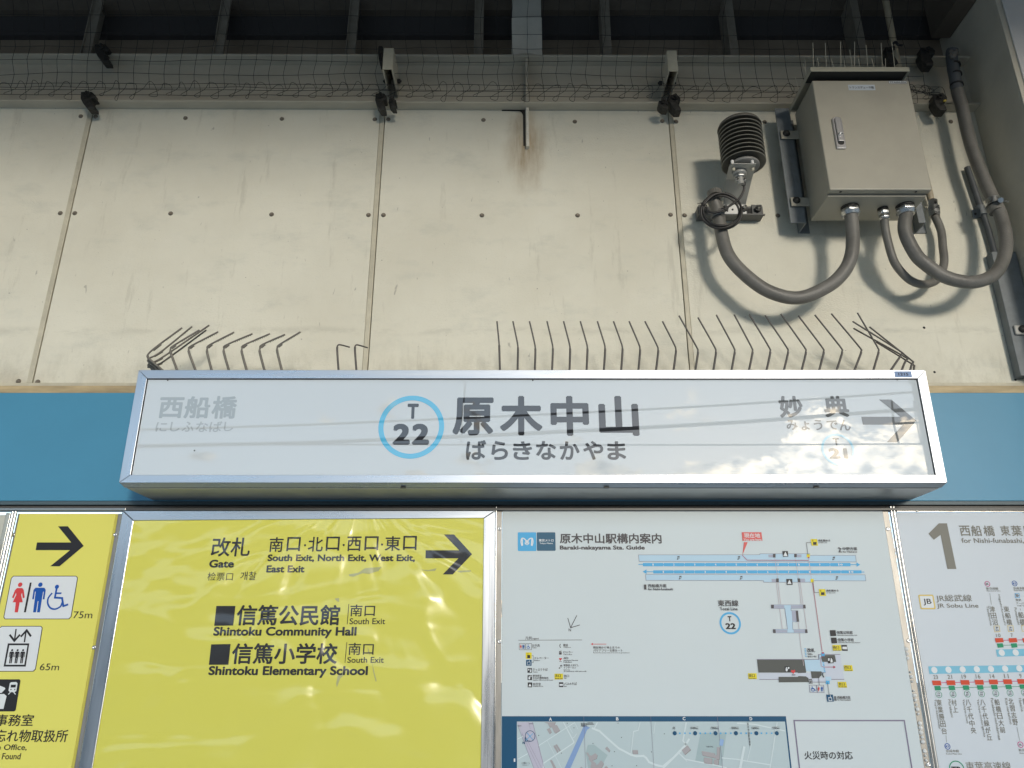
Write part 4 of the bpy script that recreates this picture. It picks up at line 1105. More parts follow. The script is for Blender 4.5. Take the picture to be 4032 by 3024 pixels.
# sliver of the transparent case at the far left
cs = thing('notice_case', 'clear fronted notice case cut off at the far left edge', 'notice case', (xA0-.1, YP, lo))
obj('sheet', MB().box(-2.6, xA0-.022, YP+.004, YP+.008, lo, nz1-.004), M('aged_paper', (.50, .50, .44), .6), cs)
obj('case_edge', MB().box(xA0-.020, xA0-.002, YP-.006, YP+.006, lo, nz1+.002), M('clear_case_edge', (.30, .30, .25), .12, spec=.8, coat=1), cs, bevel=.002)
YI = YP-.0012
s = MB().px('C7', [(463, 680), (875, 680), (722, 481), (845, 481), (1041, 724), (870, 968-90), (700, 968+72), (520, 1087), (658, 1087), (862, 776), (443, 776)][:5]+[], YI) if False else MB()
s.px('B1', [(236, 220), (454, 220), (370, 117), (433, 117), (534, 242), (380, 372), (320, 372), (447, 269), (227, 269)], YI)
obj('arrow', s, pk, nb)
def T(name, c, x0, y0, x1, y1, s_, m, par, Y=YI, bold=.02, res=3, spacing=1.0):
    b = MB(); TX(b, c, x0, y0, x1, y1, s_, Y, bold, res, spacing); return obj(name, b, m, par)
s = MB(); s.px('B1', [(85, 433), (486, 433), (497, 445), (455, 695), (440, 710), (30, 710), (22, 697), (70, 447)], YI-.0); plq = obj('toilet_plate', s, pk, nb)
s = MB(); s.px('B1', [(87, 437), (484, 437), (492, 447), (451, 692), (437, 706), (33, 706), (27, 695), (74, 449)], YI-.0008); obj('plate_face', s, pwhite, plq)
YJ = YI-.0016
def pict_person(b, c, cx, y0, y1, w, female, Y, sk=0.0):
    H = y1-y0
    def q(x, y): return (cx+x*w+sk*(.5-y)*H, y0+y*H)
    p = q(0, .08); disc(b, c, p[0], p[1], H*.072, Y, 16)
    if female:
        o = [(-.22, .19), (.22, .19), (.36, .26), (.52, .50), (.38, .53), (.24, .34), (.20, .42), (.42, .66), (.16, .66), (.13, .99), (-.13, .99), (-.16, .66), (-.42, .66), (-.20, .42), (-.24, .34), (-.38, .53), (-.52, .50), (-.36, .26)]
    else:
        o = [(-.36, .18), (.36, .18), (.50, .25), (.50, .56), (.36, .56), (.36, .31), (.30, .31), (.28, .99), (.04, .99), (.03, .62), (-.03, .62), (-.04, .99), (-.28, .99), (-.30, .31), (-.36, .31), (-.36, .56), (-.50, .56), (-.50, .25)]
    pts = [q(x, y) for x, y in o]
    b.px(c, pts, Y)
s = MB(); pict_person(s, 'B1', 117, 474, 668, 78, True, YJ, .14); obj('woman_symbol', s, pred, plq)
s = MB(); s.px('B1', [(190, 476), (202, 476), (165, 666), (152, 666)], YJ); obj('divider', s, pk, plq)
s = MB(); pict_person(s, 'B1', 246, 474, 668, 78, False, YJ, .14); obj('man_symbol', s, pblue, plq)
s = MB()
disc(s, 'B1', 363, 503, 13, YJ)
stroke(s, 'B1', [(361, 515), (350, 572), (396, 575), (404, 626), (430, 617)], 12, YJ); stroke(s, 'B1', [(356, 544), (388, 544)], 10, YJ)
p = [(330, 546), (308, 575), (305, 610), (322, 638), (352, 645), (384, 630), (396, 606)]
stroke(s, 'B1', [tuple(v)[:2] for v in spline([(a, b_, 0) for a, b_ in p], 4)], 10, YJ)
obj('wheelchair_symbol', s, pblue, plq)
T('distance_lettering', 'B1', 468, 660, 590, 704, '75m', pk, nb, bold=.0)
s = MB(); s.px('B1', [(10, 753), (262, 753), (272, 764), (228, 1030), (212, 1044), (-60, 1044), (-10, 770)], YI); plq2 = obj('lift_plate', s, pk, nb)
s = MB(); s.px('B1', [(12, 757), (260, 757), (267, 766), (224, 1027), (210, 1040), (-56, 1040), (-6, 771)], YI-.0008); obj('plate_face', s, pwhite, plq2)
s = MB()
stroke(s, 'B1', [(102, 776), (92, 850)], 9, YJ); stroke(s, 'B1', [(64, 812), (92, 848), (124, 812)], 12, YJ)
stroke(s, 'B1', [(166, 785), (156, 853)], 9, YJ); stroke(s, 'B1', [(136, 818), (170, 780), (195, 816)], 12, YJ)
s.px('B1', [(50, 864), (187, 864), (164, 1012), (23, 1012)], YJ); obj('lift_symbol', s, pk, plq2)
s = MB(); s.px('B1', [(60, 876), (175, 876), (155, 1000), (36, 1000)], YJ-.0006); obj('lift_cabin', s, pwhite, plq2)
s = MB()
for cx in (72, 107, 142): pict_person(s, 'B1', cx, 900, 992, 30, False, YJ-.0012, .14)
obj('passenger_symbol', s, pk, plq2)
T('distance_lettering', 'B1', 255, 992, 378, 1036, '65m', pk, nb, bold=.0)
s = MB(); s.px('B1', [(-40, 1093), (124, 1093), (131, 1102), (100, 1290), (90, 1298), (-60, 1298)], YI); plq3 = obj('office_plate', s, pk, nb)
s = MB(); s.px('B1', [(70, 1112), (104, 1110), (112, 1120), (104, 1168), (92, 1176), (62, 1174), (54, 1165), (62, 1120)], YJ)
s.px('B1', [(-40, 1130), (0, 1134), (30, 1146), (34, 1154), (10, 1180), (-40, 1176)], YJ); s.px('B1', [(-40, 1190), (26, 1186), (42, 1200), (22, 1282), (-50, 1282)], YJ)
stroke(s, 'B1', [(66, 1176), (54, 1188)], 5, YJ); stroke(s, 'B1', [(88, 1176), (98, 1188)], 5, YJ)
obj('officer_train_symbol', s, pwhite, plq3)
s = MB(); s.px('B1', [(70, 1128), (102, 1127), (99, 1145), (67, 1146)], YJ-.0006); disc(s, 'B1', 70, 1158, 4, YJ-.0006, 10); disc(s, 'B1', 94, 1158, 4, YJ-.0006, 10); obj('train_window', s, pk, plq3)
T('lettering', 'B1', -28, 1316, 214, 1392, '事務室', pk, nb, bold=.012)
T('lettering', 'B1', -34, 1414, 432, 1494, '忘れ物取扱所', pk, nb, bold=.012)
T('lettering', 'B1', -150, 1508, 172, 1550, 'Station Office,', pk, nb, bold=.012)
T('lettering', 'B1', -130, 1564, 132, 1604, 'Lost & Found', pk, nb, bold=.012)

# ---- large framed yellow board
YFR = -.078
fx0, fx1 = fr0, (Q('B3', 105, 70, YFR)[0]+Q('F', 1945, 3000, YFR)[0])/2
fz1 = Q('F', 1200, 2011, YFR)[2]
gx0 = (Q('B1', 850, 83, YFR)[0]+Q('B1', 590, 1650, YFR)[0])/2; gx1 = (Q('B2', 1950, 60, YFR)[0]+Q('B2', 1936, 1650, YFR)[0])/2
gz1 = Q('F', 1200, 2043, YFR)[2]
big = thing('exit_guide_board', 'large yellow board under wrinkled film in aluminium frame lettered 改札', 'sign', ((fx0+fx1)/2, YP, lo))
fm = []
e = .0006
gzl = Q('B1', 850, 80, YFR)[2]; gzr = Q('B2', 1950, 64, YFR)[2]
obj('frame_rail', MB().prism([(fx0+e, fz1), (fx1-e, fz1), (gx1-e, gzr), (gx0+e, gzl)], YFR, .03), alu, big, bevel=.0015)
obj('frame_rail', MB().prism([(fx0, lo), (fx0, fz1-e), (gx0, gzl-e), (gx0, lo)], YFR, .03), aluv, big, bevel=.0015)
obj('frame_rail', MB().prism([(fx1, lo), (fx1, fz1-e), (gx1, gzr-e), (gx1, lo)], YFR, .03), aluv, big, bevel=.0015)
obj('frame_groove', MB().box(gx1+.022, gx1+.0232, YFR-.0008, YFR+.001, lo, fz1-.04), M('groove_grey', (.25, .26, .28), .4, metal=.8), big)
YB1 = -.0735
bb = obj('film_panel', MB().box(gx0, gx1, YB1, YB1+.004, lo, max(gzl, gzr)), film_y, big)
YK = YB1-.0012
def TF(c, x0, y0, x1, y1, s_, bold=.02, m=film_k): return T('lettering', c, x0, y0, x1, y1, s_, m, bb, YK, bold, 4)
TF('B2', 216, 188, 462, 310, '改札', .014)
TF('B2', 201, 330, 359, 381, 'Gate', .038)
TF('B2', 190, 411, 352, 463, '检票口', .004); TF('B2', 400, 406, 500, 460, '개찰', .006)
for s_, x0, x1 in (('南', 584, 672), ('口', 696, 782), ('北', 832, 926), ('口', 946, 1032), ('西', 1080, 1170), ('口', 1192, 1280), ('東', 1322, 1420), ('口', 1438, 1524)):
    o_ = 4*(1060-x0)/476
    TF('B2', x0, 182+o_*1.2, x1, 276+o_*1.2+(-4 if s_ == '口' else 0), s_, .012)
for x, y in ((812, 238), (1058, 236), (1303, 233)): obj('middle_dot', MB().px('B2', [(x-6, y-6), (x+6, y-6), (x+6, y+6), (x-6, y+6)], YK), film_k, bb)
TF('B2', 573, 296, 1513, 346, 'South Exit, North Exit, West Exit,', .038)
TF('B2', 566, 366, 809, 412, 'East Exit', .038)
s = MB(); s.px('B2', [(1581, 270), (1795, 270), (1698, 169), (1762, 169), (1877, 295), (1754, 424), (1690, 424), (1790, 321), (1580, 321)], YK); obj('arrow', s, film_k, bb)
s = MB(); s.px('B2', [(246, 625), (368, 625), (353, 750), (232, 752)], YK); obj('square_mark', s, film_k, bb)
s = MB(); s.px('B2', [(213, 870), (337, 868), (323, 1000), (198, 1001)], YK); obj('square_mark', s, film_k, bb)
TF('B2', 376, 618, 1034, 750, '信篤公民館', .024); TF('B2', 346, 862, 1018, 996, '信篤小学校', .024)
TF('B2', 227, 758, 1140, 832, 'Shintoku Community Hall', .038); TF('B2', 196, 1008, 1212, 1084, 'Shintoku Elementary School', .038)
s = MB(); stroke(s, 'B2', [(1091, 614), (1081, 740)], 4, YK); stroke(s, 'B2', [(1078, 858), (1067, 986)], 4, YK); obj('divider_line', s, film_k, bb)
TF('B2', 1100, 616, 1258, 692, '南口', .010); TF('B2', 1088, 860, 1250, 938, '南口', .010)
TF('B2', 1096, 703, 1323, 742, 'South Exit', .012); TF('B2', 1082, 950, 1314, 988, 'South Exit', .012)
for q in ([(1090, 424), (1150, 414), (1195, 384), (1300, 376), (1280, 402), (1220, 420), (1180, 416), (1120, 438), (1096, 436)],
          [(1545, 393), (1600, 396), (1652, 384), (1640, 402), (1590, 404)],
          [(1780, 400), (1872, 398), (1868, 406), (1800, 412)],
          [(1000, 578), (1028, 574), (1030, 598), (1015, 596)],
          [(1020, 1070), (1070, 1030), (1075, 1050), (1035, 1090), (1015, 1145), (1010, 1120)],
          [(1240, 990), (1250, 1030), (1268, 1105), (1262, 1108), (1245, 1040)],
          [(1210, 880), (1222, 915), (1228, 945), (1214, 920)]):
    obj('film_tear', MB().px('B2', q, YK), film_r, bb)

# ---- map board
mx0 = (Q('B3', 164, 75, YP)[0]+Q('F', 1976, 3000, YP)[0])/2
mx1 = (Q('B4', 1771, 60, YP)[0]+Q('B7', 298, 1640, YP)[0])/2
mz1 = Q('B3', 500, 60, YP)[2]
mp = thing('station_map_board', 'white station guide board with platform diagram and area map', 'map board', ((mx0+mx1)/2, YP, lo))
mb_ = obj('panel', MB().box(mx0, mx1, YP, YP+.006, lo, mz1), board_white, mp, bevel=.002)
obj('side_strip', MB().box(fx1+.006, mx0-.001, YP+.002, YP+.009, lo, mz1), strip, mp)
obj('trim_bead', MB().cyl((fx1+.0035, YP-.008, lo), (fx1+.0035, YP-.008, mz1+.01), .003, 8), steel, mp)
rx0 = mx1+.001; rx1 = (Q('B4', 1815, 60, YP)[0]+Q('B7', 343, 1640, YP)[0])/2
obj('side_strip', MB().box(rx0, rx1, YP+.002, YP+.009, lo, mz1), strip, mp)
copies('screw', scz, screwz, mp, [Q('B3', 145, 222, YP+.002), Q('B3', 146, 1192, YP+.002), Q('B4', 1813, 208, YP+.001), Q('B7', 204, 863, YP+.001), Q('B7', 330, 1636, YP+.001)])
for k in range(2): obj('trim_bead', MB().cyl((rx1+.007+.0115*k, YP-.004, lo), (rx1+.007+.0115*k, YP-.004, mz1+.012), .0057, 12), steel, mp)
s = MB(); rnd = random.Random(11)
for k in range(26):
    t = k/25; x = 193+(325-193)*t+rnd.uniform(-3, 2); y = 915+(1640-915)*t
    if rnd.random() < .15: continue
    p = Q('B7', x, y, YP-.001); r = rnd.uniform(.004, .0085)
    s.lathe((p[0]-.002, YP-.0005, p[2]), [(r, 0), (r*.8, -.0035), (.0001, -.005)], 7, axis='y')
o = obj('sealant_blobs', s, white, mp); o['kind'] = 'stuff'
hr = (Q('F', 1200, 2009, -.06)[2], Q('F', 1200, 2000, -.06)[2])
obj('head_rail', MB().box(fr0+.0005, 3.6, -.060, -.020, hr[0], hr[1]), M('shaded_head_rail', (.09, .09, .088), .45, metal=.4), band, bevel=.001)  # same rail continued, the sign's shade put into a darker colour
obj('head_rail', MB().box(-3.2, fr0, -.060, -.020, Q('F', 1200, 2009, -.06)[2]-.0, Q('F', 1200, 2000, -.06)[2]), M('head_rail_metal', (.36, .35, .33), .35, metal=1.0), band, bevel=.001)
YM = YP-.0010
LY = .0004
def multi(name, m, fn, par=None, Y=YM, k=0):
    b = MB(); fn(b, Y-LY*k); o = obj(name, b, m, par or mb_); o['kind'] = 'stuff'; return o
def rrect(b, c, x0, y0, x1, y1, Y, r=.08): upright(b, c, x0, y0, x1, y1, Y, r)
multi('logo_square', psky, lambda b, Y: rrect(b, 'B3', 303, 253, 462, 414, Y, .05))
multi('logo_square', pslate, lambda b, Y: rrect(b, 'B3', 467, 253, 627, 412, Y, .05))
def heart(b, Y):
    L_ = [(338, 366), (332, 345), (331, 325), (336, 307), (346, 304), (358, 308), (372, 322), (382, 338), (395, 352)]
    pts = [tuple(v)[:2] for v in spline([(x, y, 0) for x, y in L_], 4)]
    stroke(b, 'B3', pts, 9, Y); stroke(b, 'B3', [(764-x, y) for x, y in pts], 9, Y)
    stroke(b, 'B3', [(340, 310), (344, 364)], 9, Y); stroke(b, 'B3', [(424, 310), (420, 364)], 9, Y)
    lo_ = [(369, 352), (366, 340), (382, 322), (398, 340), (395, 352), (382, 360), (369, 352)]
    stroke(b, 'B3', [tuple(v)[:2] for v in spline([(x, y, 0) for x, y in lo_], 4)], 5, Y)
multi('logo_mark', pwhite, heart, k=1)
T('lettering', 'B3', 484, 310, 610, 334, '東京メトロ', pwhite, mb_, YM-LY, .02); T('lettering', 'B3', 490, 341, 603, 358, 'Tokyo Metro', pwhite, mb_, YM-LY, .02)
T('lettering', 'B3', 664, 262, 1538, 350, '原木中山駅構内案内', pk2, mb_, YM, .026); T('lettering', 'B3', 664, 366, 1394, 412, 'Baraki-nakayama Sta. Guide', pk2, mb_, YM, .04)
# compass
def comp(b, Y):
    stroke(b, 'B3', [(733, 992), (757, 1073), (809, 969)], 6, Y); stroke(b, 'B3', [(757, 1073), (833, 1050)], 6, Y)
    TX(b, 'B3', 740, 1080, 760, 1104, 'N', Y, .01)
multi('compass_mark', pk2, comp)
# legend
def leg(b, Y):
    TX(b, 'D6', 270, 24, 368, 74, '凡例', Y, .01, 2); TX(b, 'D6', 378, 44, 478, 76, 'Legend', Y, .02, 2)
    stroke(b, 'D6', [(165, 83), (1152, 78)], 6, Y)
    for s_, x0, y0, x1, y1 in (('お手洗', 377, 143, 497, 186), ('エレベーター', 408, 340, 637, 378), ('きっぷうりば', 386, 518, 618, 560), ('駅事務室', 388, 618, 524, 652), ('お忘れ物取扱所', 388, 652, 632, 688), ('待合室', 390, 744, 512, 788),
                               ('電話', 858, 140, 936, 180), ('ロッカー', 862, 250, 1012, 288), ('AED', 864, 344, 944, 376), ('駅係員よびだし', 866, 454, 1102, 490), ('インターホン', 866, 492, 1060, 524), ('出口', 870, 616, 950, 656), ('バスのりば', 874, 738, 1072, 782),
                               ('現在地から地上までの', 1324, 176, 1740, 216), ('バリアフリー主要ルート', 1328, 222, 1784, 262)): TX(b, 'D6', x0, y0, x1, y1, s_, Y, .02, 1)
    for s_, x0, y0, x1, y1 in (('Toilets', 378, 190, 446, 208), ('Elevator', 408, 386, 496, 406), ('Tickets', 388, 566, 460, 586), ('Station Office, Lost & Found', 388, 692, 700, 714), ('Waiting Room', 390, 790, 548, 812), ('Telephones', 860, 184, 978, 204), ('Coin Lockers', 862, 292, 998, 312),
                               ('Automated External', 864, 384, 1088, 404), ('Defibrillator', 864, 412, 998, 432), ('Intercom', 868, 534, 962, 552), ('(to communicate with station staff)', 868, 556, 1220, 580), ('Exit', 872, 660, 912, 680), ('Bus', 876, 788, 914, 808), ('Barrier-free access route from here to ground level', 1328, 268, 1888, 290)):
        TX(b, 'D6', x0, y0, x1, y1, s_, Y, .02, 1)
    stroke(b, 'D6', [(372, 322), (394, 322), (394, 430), (376, 430)], 5, Y)
    for x, y in ((175, 135), (278, 135)): stroke(b, 'D6', [(x, y), (x+90, y), (x+90, y+96), (x, y+96)], 5, Y, True)
    stroke(b, 'D6', [(815, 145), (806, 160), (808, 182), (818, 196)], 10, Y)
    rect(b, 'D6', 795, 268, 836, 306, Y); stroke(b, 'D6', [(800, 258), (828, 252)], 12, Y)
    b.px('D6', [(812, 470), (842, 466), (840, 480), (812, 486)], Y); stroke(b, 'D6', [(816, 486), (820, 502), (836, 500), (840, 482)], 5, Y); b.px('D6', [(786, 524), (802, 498), (814, 524)], Y)
    TX(b, 'D6', 796, 406, 842, 418, 'AED', Y, .02, 1)
multi('legend_lettering', pk2, leg)
multi('legend_plate', pyel, lambda b, Y: (rrect(b, 'D6', 277, 272, 370, 372, Y), rect(b, 'D6', 724, 602, 856, 694, Y)))
multi('legend_plate', pnavy, lambda b, Y: rect(b, 'D6', 282, 388, 368, 480, Y))
multi('legend_plate', pk, lambda b, Y: [rect(b, 'D6', *q, Y) for q in ((304, 516, 374, 588), (305, 626, 374, 702), (308, 738, 376, 814), (794, 736, 862, 810))])
def lw(b, Y):
    rect(b, 'D6', 314, 530, 334, 552, Y); b.px('D6', [(344, 545), (366, 542), (362, 578), (340, 578)], Y); disc(b, 'D6', 354, 534, 7, Y, 10)
    rect(b, 'D6', 350, 634, 366, 652, Y); b.px('D6', [(318, 660), (348, 655), (344, 690), (322, 690)], Y); disc(b, 'D6', 332, 648, 8, Y, 10)
    b.px('D6', [(342, 754), (366, 800), (318, 800)], Y); b.px('D6', [(802, 762), (856, 762), (854, 790), (802, 790)], Y)
    stroke(b, 'D6', [(304, 420), (346, 420), (346, 466), (304, 466)], 5, Y, True); stroke(b, 'D6', [(336, 398), (336, 414)], 5, Y)
multi('legend_symbol', pwhite, lw, k=1)
def lk(b, Y):
    stroke(b, 'D6', [(312, 282), (312, 302)], 5, Y); b.px('D6', [(302, 296), (322, 296), (312, 306)], Y); rect(b, 'D6', 300, 312, 346, 362, Y)
    TX(b, 'D6', 730, 612, 824, 656, '北口', Y, .02, 1); TX(b, 'D6', 732, 666, 852, 688, 'North Exit', Y, .02, 1)
    rect(b, 'D6', 219, 152, 224, 216, Y)
multi('legend_symbol', pk, lk, k=1)
def lr(b, Y):
    pict_person(b, 'D6', 199, 150, 216, 26, True, Y); b.px('D6', [(816, 400), (794, 372), (800, 358), (816, 366), (832, 356), (840, 372)], Y)
    b.px('D6', [(1288, 142), (1322, 124), (1322, 160)], Y)
    for k in range(13): rect(b, 'D6', 1326+16*k, 137, 1336+16*k, 149, Y)
multi('legend_symbol', pred, lr, k=1)
def lb_(b, Y):
    pict_person(b, 'D6', 243, 150, 216, 28, False, Y); disc(b, 'D6', 314, 152, 6, Y, 10)
    stroke(b, 'D6', [(314, 158), (314, 186), (332, 186), (340, 208)], 6, Y); disc(b, 'D6', 316, 196, 20, Y, 20, 14)
multi('legend_symbol', pblue, lb_, k=1)
# platform diagram
PA = [(-174, 414), (793, 413), (793, 405), (1190, 405), (1190, 418), (1555, 418), (1561, 470), (-169, 467)]
PB_ = [(-117, 570), (1632, 573), (1638, 621), (1222, 620), (1222, 632), (822, 632), (822, 619), (-114, 617)]
PC = [(882, 812), (1155, 812), (1158, 840), (1040, 842), (1042, 858), (1096, 858), (1105, 946), (1052, 948), (1056, 1008), (1170, 1008), (1173, 1036), (900, 1036), (897, 1008), (1014, 1005), (992, 842), (884, 840)]
multi('platform_area', ppale, lambda b, Y: [b.px('B4', q, Y) for q in (PA, PB_, PC)])
multi('platform_outline', pline, lambda b, Y: [stroke(b, 'B4', q, 2.6, Y, True) for q in (PA, PB_, PC)], k=1)
def trains(b, Y):
    rect(b, 'B4', -139, 479, 1515, 505, Y); stroke(b, 'B4', [(-172, 491), (-139, 491)], 6, Y); stroke(b, 'B4', [(1515, 492), (1568, 492)], 6, Y); b.px('B4', [(1562, 474), (1592, 492), (1564, 510)], Y)
    rect(b, 'B4', -56, 537, 1603, 562, Y); stroke(b, 'B4', [(-110, 548), (-56, 548)], 6, Y); b.px('B4', [(-110, 530), (-141, 548), (-109, 566)], Y); stroke(b, 'B4', [(1603, 551), (1623, 551)], 6, Y)
multi('train_bar', psky, trains, k=1)
def tnum(b, Y):
    for k in range(10):
        n = str(k+1); w = 9 if k < 9 else 26; w = 6 if k == 0 else w
        TX(b, 'B4', -58+166*k-w/1.4, 484, -58+166*k+w/1.4, 500, n, Y, .03, 1); TX(b, 'B4', 24+166.4*k-w/1.4, 542, 24+166.4*k+w/1.4, 558, n, Y, .03, 1)
    for k in range(9):
        x = 25+165.8*k; stroke(b, 'B4', [(x, 479), (x, 486)], 3, Y); stroke(b, 'B4', [(x, 498), (x, 505)], 3, Y)
        x = 107+166.5*k; stroke(b, 'B4', [(x, 537), (x, 544)], 3, Y); stroke(b, 'B4', [(x, 555), (x, 562)], 3, Y)
multi('car_number', pwhite, tnum, k=2)
def dk(b, Y):
    for x, y in ((142, 436), (624, 436), (1380, 440), (157, 593), (643, 594), (1405, 596)):
        b.px('B4', [(x-6, y-10), (x+12, y-12), (x+11, y-3), (x-6, y-1)], Y); disc(b, 'B4', x+3, y+3, 8, Y, 12, 5); b.px('B4', [(x-12, y+16), (x-4, y+2), (x+2, y+16)], Y)
    for q in (((897, 407), (918, 407), (918, 435), (897, 435)), ((1066, 407), (1087, 407), (1088, 433), (1066, 433)), ((922, 602), (944, 602), (944, 632), (922, 632)), ((1092, 602), (1113, 602), (1116, 632), (1096, 632)),
              ((882, 812), (905, 812), (905, 840), (884, 840)), ((1137, 812), (1155, 812), (1158, 840), (1139, 840)), ((1078, 860), (1096, 860), (1105, 946), (1086, 946)), ((897, 1008), (918, 1008), (920, 1036), (900, 1036)), ((1152, 1008), (1170, 1008), (1173, 1036), (1154, 1036))): b.px('B4', q, Y)
multi('stair_block', pk2, dk, k=2)
def gk(b, Y):
    for q in (((860, 412), (897, 412), (897, 434), (862, 434)), ((1088, 412), (1124, 412), (1124, 434), (1090, 434)), ((886, 606), (922, 606), (922, 630), (888, 630)), ((1113, 604), (1152, 604), (1154, 630), (1116, 630)),
              ((905, 816), (985, 816), (988, 838), (907, 838)), ((1040, 816), (1137, 816), (1139, 838), (1040, 838)), ((1046, 862), (1078, 862), (1084, 942), (1052, 942)), ((920, 1012), (1012, 1012), (1012, 1032), (920, 1032)), ((1062, 1012), (1152, 1012), (1152, 1032), (1064, 1032))): b.px('B4', q, Y)
multi('stair_area', M('print_stair_grey', (.36, .38, .47), .5, spec=.2), gk, k=1)
def pinkl(b, Y):
    for a, c_ in (((912, 436), (935, 600)), ((1076, 436), (1100, 600)), ((924, 634), (946, 806)), ((938, 634), (960, 806)), ((1103, 634), (1122, 806)), ((1116, 634), (1137, 806)), ((951, 845), (972, 1002)), ((1145, 845), (1166, 1002)), ((1098, 948), (1106, 1004)), ((1107, 1040), (1142, 1296)), ((1186, 465), (1204, 604))): stroke(b, 'B4', [a, c_], 3, Y)
multi('link_line', ppink, pinkl, k=2)
def dots(b, Y):
    def run(pts, st=7.2, w=5.0):
        for (xa_, ya_), (xb_, yb_) in zip(pts, pts[1:]):
            n = max(1, int(sqrt((xb_-xa_)**2+(yb_-ya_)**2)/st))
            for k in range(n):
                t = k/n; x = xa_+(xb_-xa_)*t; y = ya_+(yb_-ya_)*t; rect(b, 'B4', x-w/2, y-w/2, x+w/2, y+w/2, Y)
    run([(655, 418), (690, 456), (1180, 458), (1182, 438)]); run([(1214, 640), (1290, 1186)]); run([(1296, 1222), (1276, 1236), (1282, 1300), (1300, 1308), (1380, 1308)])
    b.px('B4', [(1173, 440), (1190, 440), (1181, 427)], Y); b.px('B4', [(1284, 1190), (1306, 1190), (1296, 1206)], Y); b.px('B4', [(1378, 1297), (1398, 1308), (1380, 1319)], Y)
multi('route_dots', M('print_route_red', (.42, .03, .07), .5, spec=.2), dots, k=4)
multi('here_flag', pred2, lambda b, Y: (b.px('B4', [(648, 234), (805, 234), (814, 302), (655, 302)], Y), b.px('B4', [(666, 313), (696, 313), (655, 414)], Y)), k=2)
multi('here_lettering', pwhite, lambda b, Y: (TX(b, 'B4', 667, 242, 795, 279, '現在地', Y, .015, 2), TX(b, 'B4', 663, 284, 806, 302, 'You are here', Y, .02, 2)), k=3)
multi('lift_plate', pyel, lambda b, Y: [b.px('B4', q, Y) for q in ([(1198, 288), (1249, 288), (1257, 340), (1206, 341)], [(1166, 408), (1191, 408), (1192, 434), (1166, 434)], [(1197, 606), (1222, 606), (1222, 634), (1198, 634)], [(1262, 687), (1313, 687), (1321, 741), (1270, 742)],
                                                         [(1370, 1132), (1437, 1132), (1444, 1178), (1376, 1178)], [(1461, 1293), (1528, 1293), (1536, 1340), (1467, 1340)], [(1412, 1426), (1480, 1426), (1489, 1472), (1419, 1472)], [(698, 1357), (767, 1357), (770, 1404), (702, 1404)])], k=2)
def bl(b, Y):
    for q in ([(973, 384), (1016, 384), (1020, 428), (977, 430)], [(1003, 606), (1051, 606), (1054, 654), (1008, 654)], [(1350, 1014), (1396, 1014), (1402, 1060), (1356, 1062)], [(1359, 1073), (1403, 1073), (1410, 1118), (1366, 1120)], [(1443, 1132), (1486, 1132), (1494, 1178), (1449, 1178)]): b.px('B4', q, Y)
    for x, y in ((1215, 302), (1278, 702)): stroke(b, 'B4', [(x, y-8), (x, y+6)], 4, Y); rect(b, 'B4', x+2, y+10, x+30, y+32, Y)
    TX(b, 'B4', 1374, 1138, 1424, 1162, '南口', Y, .02, 1); TX(b, 'B4', 1466, 1298, 1516, 1322, '西口', Y, .02, 1); TX(b, 'B4', 1418, 1431, 1468, 1456, '北口', Y, .02, 1); TX(b, 'B4', 702, 1363, 752, 1388, '東口', Y, .02, 1)
    TX(b, 'B4', 1378, 1167, 1438, 1176, 'South Exit', Y, .02, 1); TX(b, 'B4', 1470, 1328, 1530, 1337, 'West Exit', Y, .02, 1); TX(b, 'B4', 1422, 1460, 1484, 1469, 'North Exit', Y, .02, 1); TX(b, 'B4', 704, 1393, 760, 1402, 'East Exit', Y, .02, 1)
multi('map_symbol', pk, bl, k=3)
def bw(b, Y):
    b.px('B4', [(996, 388), (1014, 424), (980, 424)], Y); b.px('B4', [(1028, 612), (1046, 646), (1012, 646)], Y); b.px('B4', [(1450, 1146), (1486, 1146), (1488, 1166), (1452, 1166)], Y)
multi('map_symbol', pwhite, bw, k=4)
def maptxt(b, Y):
    for s_, x0, y0, x1, y1, bo in (('改札階ゆき', 1258, 291, 1354, 309, .02), ('to Gate Level', 1260, 311, 1328, 320, .02), ('中野方面', 1452, 352, 1568, 378, .02), ('for Nakano', 1454, 382, 1568, 396, .02), ('2', 1416, 354, 1445, 394, .04),
                               ('改札階ゆき', 1323, 690, 1420, 708, .02), ('to Gate Level', 1325, 711, 1394, 720, .02), ('東西線', 458, 774, 622, 824, .018), ('Tozai Line', 474, 832, 616, 856, .02),
                               ('信篤公民館', 1406, 1020, 1532, 1046, .02), ('Shintoku Community Hall', 1410, 1050, 1568, 1061, .02), ('信篤小学校', 1414, 1078, 1542, 1105, .02), ('Shintoku Elementary School', 1418, 1108, 1592, 1119, .02),
                               ('改札', 1168, 1158, 1234, 1190, .02), ('Gate', 1172, 1194, 1212, 1210, .03), ('检票口 개찰', 1174, 1217, 1244, 1231, .02), ('1', 1388, 1540, 1402, 1576, .05), ('西船橋方面', 1410, 1538, 1514, 1562, .02), ('for Nishi-funabashi', 1412, 1564, 1518, 1575, .02), ('AED', 1046, 1365, 1078, 1375, .03)):
        TX(b, 'B4', x0, y0, x1, y1, s_, Y, bo, 2 if x1-x0 > 100 else 1)
    for s_, x0, y0, x1, y1, bo in (('1', 1388, 702, 1408, 745, .05), ('西船橋方面', 1422, 697, 1580, 727, .02), ('for Nishi-funabashi', 1422, 731, 1637, 751, .02)): TX(b, 'B3', x0, y0, x1, y1, s_, Y, bo, 2)
    stroke(b, 'B4', [(1198, 316), (1163, 317), (1178, 416)], 3, Y); stroke(b, 'B4', [(1216, 620), (1228, 714), (1262, 714)], 3, Y)
    stroke(b, 'B4', [(1256, 1356), (1268, 1450)], 3, Y); stroke(b, 'B4', [(1332, 1430), (1346, 1526)], 3, Y)
